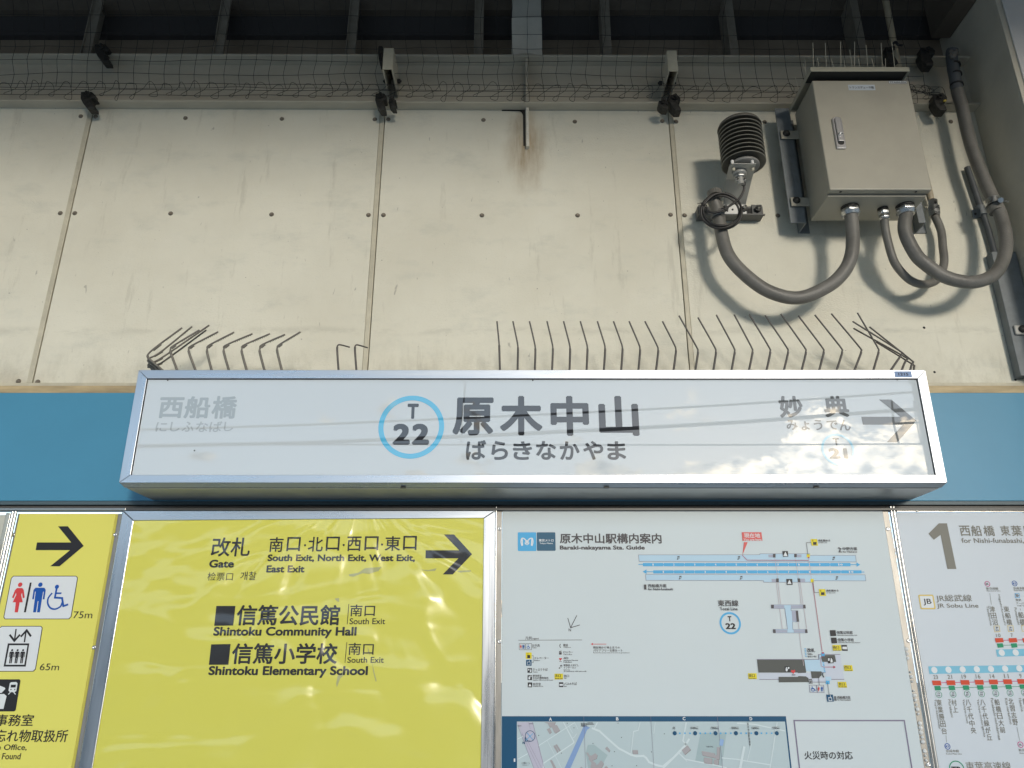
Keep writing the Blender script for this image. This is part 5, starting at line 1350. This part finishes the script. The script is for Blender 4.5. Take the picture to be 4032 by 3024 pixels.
multi('map_lettering', pk2, maptxt, k=5)
def rng_(b, Y):
    p = Q('B4', 557, 958, Y); zt = Q('B4', 557, 870, Y)[2]; zb = Q('B4', 557, 1048, Y)[2]; R_ = (zt-zb)/2; ring(b, p[0], (zt+zb)/2, R_, R_*.82, Y)
multi('line_ring', psky, rng_)
T('ring_letter', 'B4', 537, 902, 567, 944, 'T', pk, mb_, YM, .045); T('ring_number', 'B4', 519, 958, 600, 1006, '22', pk, mb_, YM, .045)
# concourse
def conc(b, Y):
    for q in ([(770, 1247), (1147, 1247), (1162, 1342), (1160, 1354), (1100, 1356), (1092, 1352), (782, 1352)], [(1282, 1212), (1390, 1212), (1401, 1268), (1290, 1266), (1282, 1240)], [(1200, 1342), (1280, 1342), (1287, 1348), (1285, 1372), (1264, 1396), (1208, 1398)], [(942, 1386), (1096, 1386), (1100, 1380), (1160, 1382), (1180, 1396), (1184, 1428), (944, 1430)]): b.px('B4', q, Y)
multi('concourse_block', pg2, conc, k=2)
multi('concourse_area', ppale2, lambda b, Y: [b.px('B4', q, Y) for q in ([(784, 1354), (1198, 1354), (1206, 1425), (1184, 1425), (1180, 1396), (1090, 1382), (942, 1384), (940, 1404), (790, 1404)], [(1300, 1268), (1400, 1268), (1395, 1210), (1434, 1210), (1464, 1404), (1318, 1404)], [(1208, 1398), (1320, 1390), (1322, 1424), (1210, 1424)])])
multi('concourse_area', ppale, lambda b, Y: [b.px('B4', q, Y) for q in ([(1147, 1250), (1270, 1250), (1264, 1208), (1284, 1208), (1284, 1240), (1290, 1268), (1304, 1268), (1314, 1352), (1286, 1348), (1160, 1340)], [(1313, 1384), (1360, 1384), (1364, 1414), (1318, 1414)])], k=1)
def cl_(b, Y):
    stroke(b, 'B4', [(770, 1247), (1264, 1247), (1260, 1208), (1284, 1208)], 4, Y); stroke(b, 'B4', [(1310, 1207), (1432, 1207)], 4, Y); stroke(b, 'B4', [(1210, 1428), (1320, 1428)], 4, Y); stroke(b, 'B4', [(1364, 1406), (1463, 1406)], 4, Y)
    stroke(b, 'B4', [(790, 1406), (942, 1406)], 4, Y); stroke(b, 'B4', [(1316, 1352), (1286, 1350)], 3, Y)
    for q in ([(1187, 1452), (1243, 1452), (1250, 1511), (1192, 1510)], [(1245, 1452), (1300, 1452), (1306, 1511), (1252, 1511)]): stroke(b, 'B4', q, 3, Y, True)
multi('concourse_line', pline, cl_, k=3)
def cb_(b, Y):
    for q in ([(1283, 1196), (1309, 1196), (1309, 1222), (1284, 1222)], [(1318, 1416), (1349, 1416), (1349, 1444), (1320, 1444)]): b.px('B4', q, Y)
    for k in range(6): rect(b, 'B4', 1148+k*1.5, 1159+12*k, 1159+k*1.5, 1165+12*k, Y)
    for k in range(7): rect(b, 'B4', 1294+k*1.8, 1270+12*k, 1306+k*1.8, 1276+12*k, Y)
multi('gate_mark', psky, cb_, k=3)
def cs_(b, Y):
    for q in ([(1330, 1232), (1374, 1232), (1381, 1277), (1336, 1279)], [(989, 1302), (1032, 1302), (1036, 1346), (994, 1348)]): b.px('B4', q, Y)
    stroke(b, 'B4', [(1295, 1356), (1294, 1372), (1302, 1388)], 7, Y); rect(b, 'B4', 1185, 1414, 1212, 1440, Y); stroke(b, 'B4', [(1186, 1406), (1206, 1406)], 6, Y)
multi('concourse_symbol', pk, cs_, k=4)
def cw_(b, Y):
    rect(b, 'B4', 1336, 1238, 1348, 1258, Y); b.px('B4', [(1356, 1248), (1370, 1246), (1374, 1270), (1356, 1272)], Y); disc(b, 'B4', 1362, 1242, 5, Y, 10); rect(b, 'B4', 1016, 1308, 1028, 1322, Y); b.px('B4', [(998, 1318), (1016, 1322), (1012, 1342), (1000, 1342)], Y); disc(b, 'B4', 1006, 1314, 5, Y, 10); stroke(b, 'B4', [(1190, 1419), (1207, 1419), (1207, 1435), (1190, 1435)], 2, Y, True)
multi('concourse_symbol', pwhite, cw_, k=5)
multi('concourse_symbol', pred, lambda b, Y: (b.px('B4', [(1060, 1362), (1040, 1342), (1046, 1330), (1058, 1336), (1068, 1328), (1076, 1342)], Y), pict_person(b, 'B4', 1262, 1462, 1502, 16, True, Y)), k=4)
multi('concourse_symbol', pblue, lambda b, Y: (pict_person(b, 'B4', 1288, 1462, 1502, 16, False, Y), disc(b, 'B4', 1216, 1488, 14, Y, 18, 10), stroke(b, 'B4', [(1210, 1462), (1212, 1480), (1226, 1480), (1238, 1496)], 4, Y)), k=4)
multi('lift_plate', pnavy, lambda b, Y: b.px('B4', [(1322, 1527), (1375, 1527), (1383, 1583), (1330, 1584)], Y), k=3)
multi('lift_symbol', pwhite, lambda b, Y: (stroke(b, 'B4', [(1340, 1552), (1364, 1552), (1368, 1576), (1344, 1576)], 4, Y, True), stroke(b, 'B4', [(1354, 1534), (1356, 1546)], 4, Y)), k=4)
# area map
mapframe = [(208, 333), (2900, 333)]
multi('map_border', pnavy, lambda b, Y: b.px('B5', [(212, 332), (1800, 330), (2750+0, 325), (2750+60, 900), (2750+60, 1100), (190+10, 1100)], Y) if False else b.flat([(mx0+.002, lo), (mx0+.002, Q('B5', 800, 332, Y)[2]), (Q('B6', 1139, 272, Y)[0], Q('B5', 800, 332, Y)[2]), (Q('B6', 1139, 272, Y)[0]+.0, lo)], Y))
mgx0 = Q('B5', 374, 500, YM)[0]; mgx1 = Q('B6', 1130, 322, YM)[0]; mgz = Q('B5', 800, 390, YM)[2]
multi('map_ground', mapbase, lambda b, Y: b.flat([(mgx0, lo), (mgx0, mgz), (mgx1, mgz), (mgx1, lo)], Y), k=1)
mg = MB()
def mroads(b, Y):
    stroke(b, 'D5', [(860, 840), (960, 880), (1080, 990), (1240, 1130), (1420, 1225), (1500, 1245), (1600, 1240), (1640, 1270), (1680, 1330), (1780, 1372), (1880, 1395), (2040, 1260), (2210, 1080), (2260, 1000)], 26, Y)
    stroke(b, 'D5', [(1550, 755), (1522, 870), (1455, 885), (1418, 1215)], 11, Y); stroke(b, 'D5', [(1770, 755), (1750, 915)], 8, Y)
    stroke(b, 'D5', [(440, 755), (590, 1040), (580, 1055), (150, 1345), (140, 1500)], 14, Y); stroke(b, 'D5', [(80, 1090), (600, 755)], 9, Y); stroke(b, 'D5', [(2110, 1200), (2230, 1320)], 9, Y)
    stroke(b, 'D5', [(600, 760), (650, 855)], 6, Y); stroke(b, 'D5', [(515, 810), (570, 910)], 6, Y); stroke(b, 'D5', [(560, 985), (600, 965), (625, 920)], 6, Y); stroke(b, 'D5', [(930, 755), (890, 830)], 14, Y)
    stroke(b, 'B6', [(235, 335), (205, 500), (238, 540), (30, 745)], 12, Y); stroke(b, 'B6', [(172, 615), (230, 668), (520, 725), (600, 745)], 10, Y); stroke(b, 'B6', [(560, 655), (700, 668), (760, 680), (1000, 718), (1060, 335)], 9, Y)
    stroke(b, 'B6', [(760, 560), (725, 745)], 22, Y); stroke(b, 'B6', [(825, 530), (790, 680)], 6, Y); stroke(b, 'B6', [(700, 340), (850, 350), (1130, 410)], 10, Y); stroke(b, 'B6', [(1000, 718), (995, 745)], 9, Y)
    stroke(b, 'B5', [(384, 580), (440, 550)], 8, Y); stroke(b, 'B5', [(384, 800), (490, 740)], 8, Y); stroke(b, 'B5', [(700, 590), (800, 780), (860, 900)], 4, Y)
multi('map_road', maproad, mroads, k=3)
multi('map_block', mapgrey, lambda b, Y: [b.px('D5', q, Y) for q in ([(790, 1080), (880, 1075), (1080, 1230), (1040, 1300), (1000, 1400), (800, 1440), (760, 1200)],)]+[b.px('B6', [(365, 430), (600, 425), (560, 730), (315, 690)], Y)], k=2)
multi('map_railway', maprail, lambda b, Y: b.px('B5', [(376, 396), (545, 396), (680, 900), (750, 1100), (640, 1100), (560, 900)], Y), k=2)
def mline(b, Y):
    stroke(b, 'B5', [(382, 430), (560, 900), (640, 1100)], 3, Y); stroke(b, 'B5', [(545, 396), (672, 900), (740, 1100)], 3, Y)
    for q in ([(430, 520), (610, 900)], [(470, 560), (640, 890)], [(500, 400), (520, 470)]): stroke(b, 'B5', q, 2, Y)
    stroke(b, 'B5', [(1102, 335), (1122, 900), (1128, 1100)], 3, Y); stroke(b, 'B5', [(1830, 335), (1866, 900), (1880, 1100)], 3, Y); stroke(b, 'B6', [(517, 276), (565, 745), (585, 950)], 3, Y)
multi('map_grid_line', pline, mline, k=4)
multi('map_river', mapriver, lambda b, Y: b.px('D5', [(735, 790), (826, 830), (780, 862), (740, 960), (540, 1416), (440, 1640), (340, 1640), (455, 1416), (722, 830)], Y), k=3)
BL = [('D5', [(155, 750), (325, 750), (300, 790), (340, 792), (386, 872), (322, 912), (300, 896), (288, 866), (266, 820), (240, 826), (205, 765)]), ('D5', [(195, 855), (236, 834), (264, 895), (236, 922)]), ('D5', [(290, 1096), (312, 1084), (362, 1176), (344, 1192)]), ('D5', [(318, 1080), (340, 1070), (394, 1156), (372, 1172)]),
      ('D5', [(240, 1304), (268, 1300), (330, 1416), (300, 1440), (285, 1400)]), ('D5', [(1040, 1136), (1070, 1104), (1116, 1160), (1098, 1186), (1060, 1150)]), ('D5', [(1440, 1156), (1514, 1156), (1518, 1210), (1444, 1212)]),
      ('D5', [(766, 1195), (790, 1190), (812, 1225), (838, 1240), (900, 1200), (930, 1230), (918, 1280), (856, 1306), (900, 1340), (916, 1375), (950, 1350), (966, 1320), (988, 1306), (1022, 1350), (1000, 1400), (960, 1440), (840, 1440), (830, 1390), (845, 1345), (800, 1290), (806, 1262), (790, 1240)]),
      ('B6', [(375, 592), (490, 612), (492, 630), (512, 628), (514, 556), (538, 558), (534, 668), (508, 668), (500, 656), (382, 632)]), ('B6', [(395, 650), (468, 660), (468, 710), (396, 700)]), ('B6', [(486, 670), (528, 672), (526, 716), (484, 708)]), ('B6', [(194, 584), (246, 540), (275, 580), (222, 626)]), ('D5', [(670, 1420), (700, 1396), (720, 1420)]), ('D5', [(1030, 1410), (1060, 1384), (1085, 1416)])]
multi('map_building_side', mapblk2, lambda b, Y: [b.px(c_, [(x+4, y+4) for x, y in q], Y) for c_, q in BL], k=4)
multi('map_building', mapblk, lambda b, Y: [b.px(c_, q, Y) for c_, q in BL], k=5)
multi('map_pool', M('map_pool_tint', (.22, .36, .60), .5), lambda b, Y: b.px('B6', [(542, 482), (578, 490), (566, 548), (536, 542)], Y), k=5)
def mscale(b, Y):
    for k in range(6): disc(b, 'B6', 131+185.2*k, 431, 18, Y, 18)
    TX(b, 'B5', 436, 610, 462, 636, 'N', Y, .03, 1)
    disc(b, 'B5', 518, 548, 56, Y, 26, 50); b.px('B5', [(462, 556), (460, 608), (520, 606), (516, 598), (470, 600), (470, 556)], Y)
multi('map_scale_dot', pnavy, mscale, k=6)
def mscale2(b, Y):
    for k in range(5):
        for j in (1, 2, 3): rect(b, 'B6', 131+185.2*k+46.3*j-7, 424, 131+185.2*k+46.3*j+7, 438, Y)
    stroke(b, 'B5', [(486, 514), (546, 586)], 6, Y); stroke(b, 'B5', [(548, 520), (476, 592)], 6, Y)
multi('map_scale_dot', psky, mscale2, k=6)
def mt(b, Y):
    for s_, x, w in (('0', 127, 14), ('100m', 312, 62), ('200m', 495, 62), ('300m', 680, 62), ('400m', 865, 62), ('500m', 1050, 62)): TX(b, 'B6', x-w/2, 377, x+w/2, 395, s_, Y, .01, 2); stroke(b, 'B6', [(x-w/2-6, 395), (x-w/2-4, 374), (x+w/2, 374)], 2, Y)
    TX(b, 'B5', 420, 830, 512, 856, '二俣(一)', Y, .01, 1); TX(b, 'B5', 434, 860, 500, 868, 'Futamata 1', Y, .01, 1)
    VT(b, 'B6', (826, 334), (782, 548), 14, '原木中山駅前通り', Y, .02, 1)
    TX(b, 'B6', 418, 548, 480, 560, '信篤小学校', Y, .01, 1); TX(b, 'D5', 786, 750, 864, 770, '信篤公民館', Y, .01, 1); rect(b, 'D5', 764, 774, 884, 784, Y)
    for x, y in ((492, 766), (590, 832), (78, 944), (408, 1200), (1230, 764), (1280, 972), (866, 1060), (1178, 1178), (1902, 920), (1716, 1182), (1142, 1384), (1500, 1382)): rect(b, 'D5', x-6, y-6, x+6, y+6, Y)
    TX(b, 'B5', 386, 430, 424, 444, '野田市', Y, .01, 1); TX(b, 'B5', 508, 406, 552, 420, '東京方', Y, .01, 1); TX(b, 'B5', 1070, 404, 1136, 448, '真間川', Y, .01, 1)
multi('map_name_lettering', pk2, mt, k=7)
def mw(b, Y):
    TX(b, 'B5', 724, 346, 755, 382, 'A', Y, .04, 2); TX(b, 'B5', 1453, 343, 1481, 378, 'B', Y, .04, 2); TX(b, 'B6', 202, 283, 228, 314, 'C', Y, .04, 2); TX(b, 'B6', 810, 285, 834, 314, 'D', Y, .04, 2); TX(b, 'B5', 340, 792, 356, 828, '1', Y, .05, 2)
multi('grid_letter', pwhite, mw, k=6)
# fire notice box
zq = Q('B6', 1600, 310, YM)[2]; zq2 = zq-.0
fxa = (Q('B6', 1207, 320, YM)[0]+Q('B6', 1258, 745, YM)[0])/2; fxb = (Q('B7', 180, 1352, YM)[0]+Q('B7', 224, 1650, YM)[0])/2
def fb(b, Y):
    w = .0045
    b.flat([(fxa, zq), (fxb, zq), (fxb, zq-w), (fxa, zq-w)], Y); b.flat([(fxa, zq-w), (fxa+w, zq-w), (fxa+w, lo), (fxa, lo)], Y); b.flat([(fxb-w, zq-w), (fxb, zq-w), (fxb, lo), (fxb-w, lo)], Y)
multi('notice_border', pline, fb)
T('notice_lettering', 'B6', 1306, 594, 1745, 670, '火災時の対応', pk, mb_, YM, .014)

# ---- line diagram board at the right
lx_ = rx1+.0245
ln = thing('line_diagram_board', 'white train line board with a big grey 1, cut by the right edge', 'sign', (lx_+.4, YP, lo))
lz_ = Q('B7', 500, 60, YP)[2]
lnb = obj('panel', MB().box(lx_, 3.6, YP, YP+.006, lo, lz_), board_white2, ln, bevel=.002)
obj('head_strip', MB().box(lx_+.004, 3.6, YP-.006, YP+.004, lz_+.001, Q('B7', 500, 34, YP)[2]), steel, ln, bevel=.001)
copies('screw', scz, screwz, ln, [Q('B7', 255, 45, YP-.006)])
def B(name, m, fn, k=0): return multi(name, m, fn, lnb, YM, k)
B('platform_number', pg, lambda b, Y: b.px('B7', [(392, 128), (443, 128), (502, 414), (446, 414), (403, 200), (361, 231), (327, 193)], Y))
def l1(b, Y):
    for ch, x0, x1, y0, y1 in (('西', 523, 588, 142, 208), ('船', 594, 660, 141, 208), ('橋', 672, 740, 142, 208), ('東', 778, 836, 142, 206), ('葉', 845, 912, 142, 208), ('勝', 922, 990, 142, 208)): TX(b, 'B7', x0, y0, x1, y1, ch, Y, .02, 2)
    TX(b, 'B7', 534, 220, 924, 256, 'for Nishi-funabashi,', Y, .016, 2)
    TX(b, 'B7', 374, 574, 598, 624, 'JR総武線', Y, .008, 3); TX(b, 'B7', 380, 630, 640, 664, 'JR Sobu Line', Y, .012, 3)
    for p0, p1, w, s_ in (((722, 645), (748, 768), 34, '津田沼'), ((812, 645), (836, 766), 34, '東船橋'), ((902, 680), (920, 768), 34, '船橋'), ((390, 1228), (430, 1450), 32, '東葉勝田台'), ((482, 1228), (500, 1314), 32, '村上'), ((572, 1228), (612, 1446), 32, '八千代中央'), ((662, 1228), (712, 1488), 32, '八千代緑が丘'), ((752, 1226), (795, 1442), 32, '船橋日大前'), ((840, 1222), (874, 1394), 32, '北習志野'), ((930, 1222), (955, 1350), 32, '飯山満')): VT(b, 'B7', p0, p1, w, s_, Y, .016, 2)
    for p0, p1, w, s_ in (((700, 645), (718, 768), 15, 'Tsudanuma'), ((768, 574), (806, 766), 15, 'Higashi-funabashi'), ((872, 655), (892, 764), 15, 'Funabashi'), ((366, 1230), (398, 1414), 16, 'Toyo-katsutadai'), ((458, 1230), (476, 1342), 16, 'Murakami'), ((545, 1228), (570, 1380), 16, 'Yachiyo-chuo'), ((635, 1228), (678, 1466), 16, 'Yachiyo-midorigaoka'), ((725, 1222), (772, 1484), 16, 'Funabashi-nichidaimae'), ((813, 1222), (844, 1386), 16, 'Kita-narashino'), ((900, 1222), (916, 1306), 16, 'Hasama')): RT(b, 'B7', p0, p1, w, s_, Y, .012, 2)
    for k, n in enumerate(('23', '21', '19', '16', '14', '11', '9')): x = 372+88.5*k; w = 14 if len(n) > 1 else 7; TX(b, 'B7', x-w, 1077+-1.2*k, x+w, 1103-1.2*k, n, Y, .008, 2)
    TX(b, 'B7', 750, 818, 778, 840, '10', Y, .008, 2); TX(b, 'B7', 842, 817, 855, 839, '7', Y, .008, 2)
    TX(b, 'B7', 688, 528, 764, 544, '新京成線', Y, .01, 1); TX(b, 'B7', 690, 546, 778, 554, 'Shin-keisei Line', Y, .01, 1); TX(b, 'B7', 858, 526, 932, 543, '京成本線', Y, .01, 1); TX(b, 'B7', 862, 544, 940, 552, 'Keisei Main Line', Y, .01, 1)
    TX(b, 'B7', 872, 600, 908, 616, '東武', Y, .01, 1); TX(b, 'B7', 876, 622, 940, 636, 'アーバン', Y, .01, 1); TX(b, 'B7', 882, 640, 940, 648, 'TOBU URB', Y, .01, 1)
    TX(b, 'B7', 436, 1544, 518, 1562, '京成本線', Y, .01, 1); TX(b, 'B7', 438, 1566, 536, 1575, 'Keisei Main Line', Y, .01, 1); TX(b, 'B7', 892, 1538, 970, 1556, '新京成線', Y, .01, 1); TX(b, 'B7', 896, 1562, 970, 1570, 'Shin-keisei', Y, .01, 1)
    TX(b, 'B7', 560, 1620, 842, 1676, '東葉高速線', Y, .01, 2)
    stroke(b, 'B7', [(711, 566), (721, 636)], 2, Y); stroke(b, 'B7', [(901, 660), (903, 672)], 2, Y); stroke(b, 'B7', [(437, 1456), (440, 1498)], 2, Y); stroke(b, 'B7', [(881, 1404), (898, 1488)], 2, Y)
B('lettering', pg, l1)
B('line_badge', pgold, lambda b, Y: rrect(b, 'B7', 270, 574, 366, 666, Y, .10)); B('line_badge_face', pwhite, lambda b, Y: rrect(b, 'B7', 278, 583, 357, 657, Y, .06), 1)
B('badge_lettering', pk, lambda b, Y: (TX(b, 'B7', 294, 600, 346, 642, 'JB', Y, .01, 3)), 2)
def sq(b, Y):
    for k in range(7): x = 349+88.8*k; y = 1112-1.6*k; b.px('B7', [(x, y), (x+54, y), (x+60, y+30), (x+6, y+30)], Y)
    for x in (742, 828, 914): b.px('B7', [(x, 847), (x+50, 845), (x+57, 872), (x+7, 875)], Y)
B('service_square', pred3, sq, 1)
def sg(b, Y):
    for k in range(7): x = 363+88.8*k; y = 1146-1.6*k; b.px('B7', [(x, y), (x+38, y-1), (x+44, y+27), (x+6, y+28)], Y)
    for x in (755, 842): b.px('B7', [(x, 880), (x+37, 878), (x+43, 904), (x+6, 907)], Y)
    stroke(b, 'B7', [(400, 1158), (925, 1149)], 3, Y); stroke(b, 'B7', [(796, 891), (925, 889)], 3, Y)
    disc(b, 'B7', 505, 1666, 48, Y, 36, 42)
    for k in range(7): disc(b, 'B7', 392+89.2*k, 1199-1.8*k, 20, Y, 20, 17.5)
B('service_square', pgreen, sg, 0)
B('service_line', pmag, lambda b, Y: (stroke(b, 'B7', [(405, 1126), (925, 1115)], 4, Y), stroke(b, 'B7', [(798, 860), (925, 857)], 4, Y), disc(b, 'B7', 696, 507, 17, Y, 20, 13.5), disc(b, 'B7', 903, 1513, 18, Y, 20, 14)))
B('train_strip', psky2, lambda b, Y: (b.px('B7', [(326, 1023), (1000, 1014), (1010, 1058), (334, 1071)], Y), b.px('B7', [(749, 918), (1000, 911), (1008, 956), (757, 963)], Y)))
B('door_mark', pwhite, lambda b, Y: ([disc(b, 'B7', 364+88.6*k, 1046-1.7*k, 19, Y, 20) for k in range(8)], [disc(b, 'B7', 786+87*k, 938-1.5*k, 19, Y, 20) for k in range(3)]), 1)
def kb(b, Y):
    disc(b, 'B7', 866, 504, 17, Y, 20, 13.5); disc(b, 'B7', 446, 1524, 18, Y, 20, 14)
    TX(b, 'B7', 857, 498, 876, 511, 'KS', Y, .02, 1); TX(b, 'B7', 436, 1517, 456, 1531, 'KS', Y, .02, 1)
B('line_badge', pblue, kb)
def jb(b, Y):
    for k, n in enumerate(('09', '08', '07', '06', '05', '04', '03')): x = 392+89.2*k; y = 1199-1.8*k; TX(b, 'B7', x-9, y-12, x+8, y-3, 'TR', Y, .01, 1); TX(b, 'B7', x-9, y+1, x+9, y+13, n, Y, .01, 1)
    TX(b, 'B7', 686, 501, 706, 513, 'SL', Y, .02, 1); TX(b, 'B7', 893, 1507, 913, 1519, 'SL', Y, .02, 1); TX(b, 'B7', 748, 776, 764, 788, 'JB', Y, .01, 1); TX(b, 'B7', 747, 791, 766, 803, '33', Y, .01, 1); TX(b, 'B7', 834, 775, 850, 786, 'JB', Y, .01, 1); TX(b, 'B7', 833, 789, 852, 801, '32', Y, .01, 1); TX(b, 'B7', 873, 572, 892, 588, 'TD', Y, .02, 1)
B('station_code_lettering', pk2, jb, 1)
B('station_code_frame', pgold, lambda b, Y: [stroke(b, 'B7', q, 3, Y, True) for q in ([(737, 771), (770, 770), (775, 806), (742, 808)], [(823, 769), (856, 768), (861, 804), (828, 806)], [(910, 768), (940, 767), (945, 802), (915, 804)])])
B('line_badge', psky, lambda b, Y: stroke(b, 'B7', [(869, 567), (894, 566), (898, 592), (872, 594)], 3, Y, True))
B('badge_lettering', pk, lambda b, Y: TX(b, 'B7', 472, 1650, 535, 1690, 'TR', Y, .04, 2), 1)

# ================================================================== BEHIND THE CAMERA (seen in the glossy faces)
def mirror(c, x, y, D, Ym=YFc):
    p = Q(c, x, y, Ym+D); return (p[0], Ym-D, p[2])
wirem = M('overhead_wire', (.03, .03, .03), .5)
def wire(label, pts, D, r):
    q = []
    for i, (c, x, y) in enumerate(pts): q.append(Vector(mirror(c, x, y, D)))
    d0 = (q[0]-q[1]); d1 = (q[-1]-q[-2])
    q = [q[0]+d0*2.5]+q+[q[-1]+d1*2.5]
    o = obj('overhead_wire', MB().tube(spline(q, 5), r, 8), wirem); tag(o, label, 'overhead wire', 'overhead wires above the tracks'); return o
wire('thin upper wire reflected across the name sign', [('A4', 900, 1140), ('A4', 2212, 1098), ('A6', 0, 995), ('A6', 1530, 893)], 8.6, .018)
wire('thick middle cable reflected across the name sign', [('A4', 880, 1247), ('A4', 2212, 1215), ('A6', 0, 1112), ('A6', 1540, 1003)], 8.6, .030)
wire('level contact wire reflected lowest in the name sign', [('A4', 880, 1240), ('A4', 2212, 1236), ('A6', 0, 1238), ('A6', 1570, 1231)], 8.6, .013)
wire('faint wire reflected along the top edge of the name sign', [('A5', 700, 822), ('A5', 2212, 820), ('A6', 1500, 828), ('A6', 1560, 829)], 8.6, .010)
def rod(name, label, c, pts, D, r):
    q = [mirror(c, x, y, D) for x, y in pts]
    tag(obj(name, MB().tube(q, r, 8), wirem), label, 'wire dropper')
rod('wire_dropper', 'dropper rod between wires reflected in the first character', 'A5', [(806, 822), (800, 880), (790, 1000), (775, 1230)], 8.6, .012)
rod('wire_dropper', 'dropper reflected in the arrow shaft', 'A6', [(1355, 955), (1366, 1095), (1400, 1225)], 8.6, .016)
rod('wire_dropper', 'right dropper reflected beside the arrow tip', 'A6', [(1495, 950), (1515, 1090), (1545, 1225)], 8.6, .011)
p = mirror('A6', 1585, 1180, 9.0)
mast = thing('catenary_mast', 'grey catenary mast with arm, reflected at the right end of the sign', 'mast', (p[0], p[1], -1.2))
obj('steady_arm', MB().tube([mirror('A6', x, y, 8.6) for x, y in ((1366, 1100), (1440, 1096), (1590, 1090))], .018, 8), wirem, mast)
obj('pole', MB().box(p[0]-.02, p[0]+.30, p[1]-.15, p[1]+.15, -1.2, 7.5).box(p[0]-.08, p[0], p[1]-.1, p[1]+.1, p[2]+.9, p[2]+1.15), M('mast_grey', (.12, .125, .13), .5), mast)
bm = M('far_building_wall', (.16, .16, .155), .8, var=.2, scale=.3)
bwin = M('far_window_glass', (.05, .06, .07), .1)
rnd = random.Random(21)
def building(x0, x1, y0, h, label):
    t = thing('apartment_building', label, 'building', ((x0+x1)/2, y0, -6), 'buildings across the tracks')
    obj('wall', MB().box(x0, x1, y0-8, y0, -6, h), bm, t)
    obj('roof', MB().box(x0-.2, x1+.2, y0-8.2, y0+.2, h+.001, h+.25), roof_dark, t)
    me = mesh_of('window', MB().box(-.6, .6, -.02, .06, -.6, .6), bwin)
    pl = []
    x = x0+1.5
    while x < x1-1.2:
        z = h-1.6
        while z > 0: pl.append((x, y0, z)); z -= 3.0
        x += 2.6
    copies('window', me, bwin, t, pl)
for x0, x1, y, h, lb_ in ((-42, -27, -34, 6.0, 'long low block across the tracks, far left'), (-26, -12, -30, 5.9, 'low block left of the tall one across the tracks'), (-11.5, -7.3, -28, 7.1, 'tall narrow block across the tracks'), (-7, 4, -31, 6.1, 'low block in the middle across the tracks'), (5, 18, -36, 4.6, 'lowest block across the tracks, right of the middle'), (20, 40, -34, 4.6, 'wide low block across the tracks, far right')):
    building(x0, x1, y, h, lb_)
fence = thing('trackside_wall', 'grey precast wall beyond the tracks', 'wall', (0, -15.8, -1.2))
fm_ = mesh_of('wall_slab', MB().box(-.98, .98, -.06, .06, 0, 2.6), M('precast_concrete', (.24, .235, .22), .8, var=.15, scale=2))
copies('wall_slab', fm_, None, fence, [(-40+2*k, -15.8, -1.4) for k in range(41)])
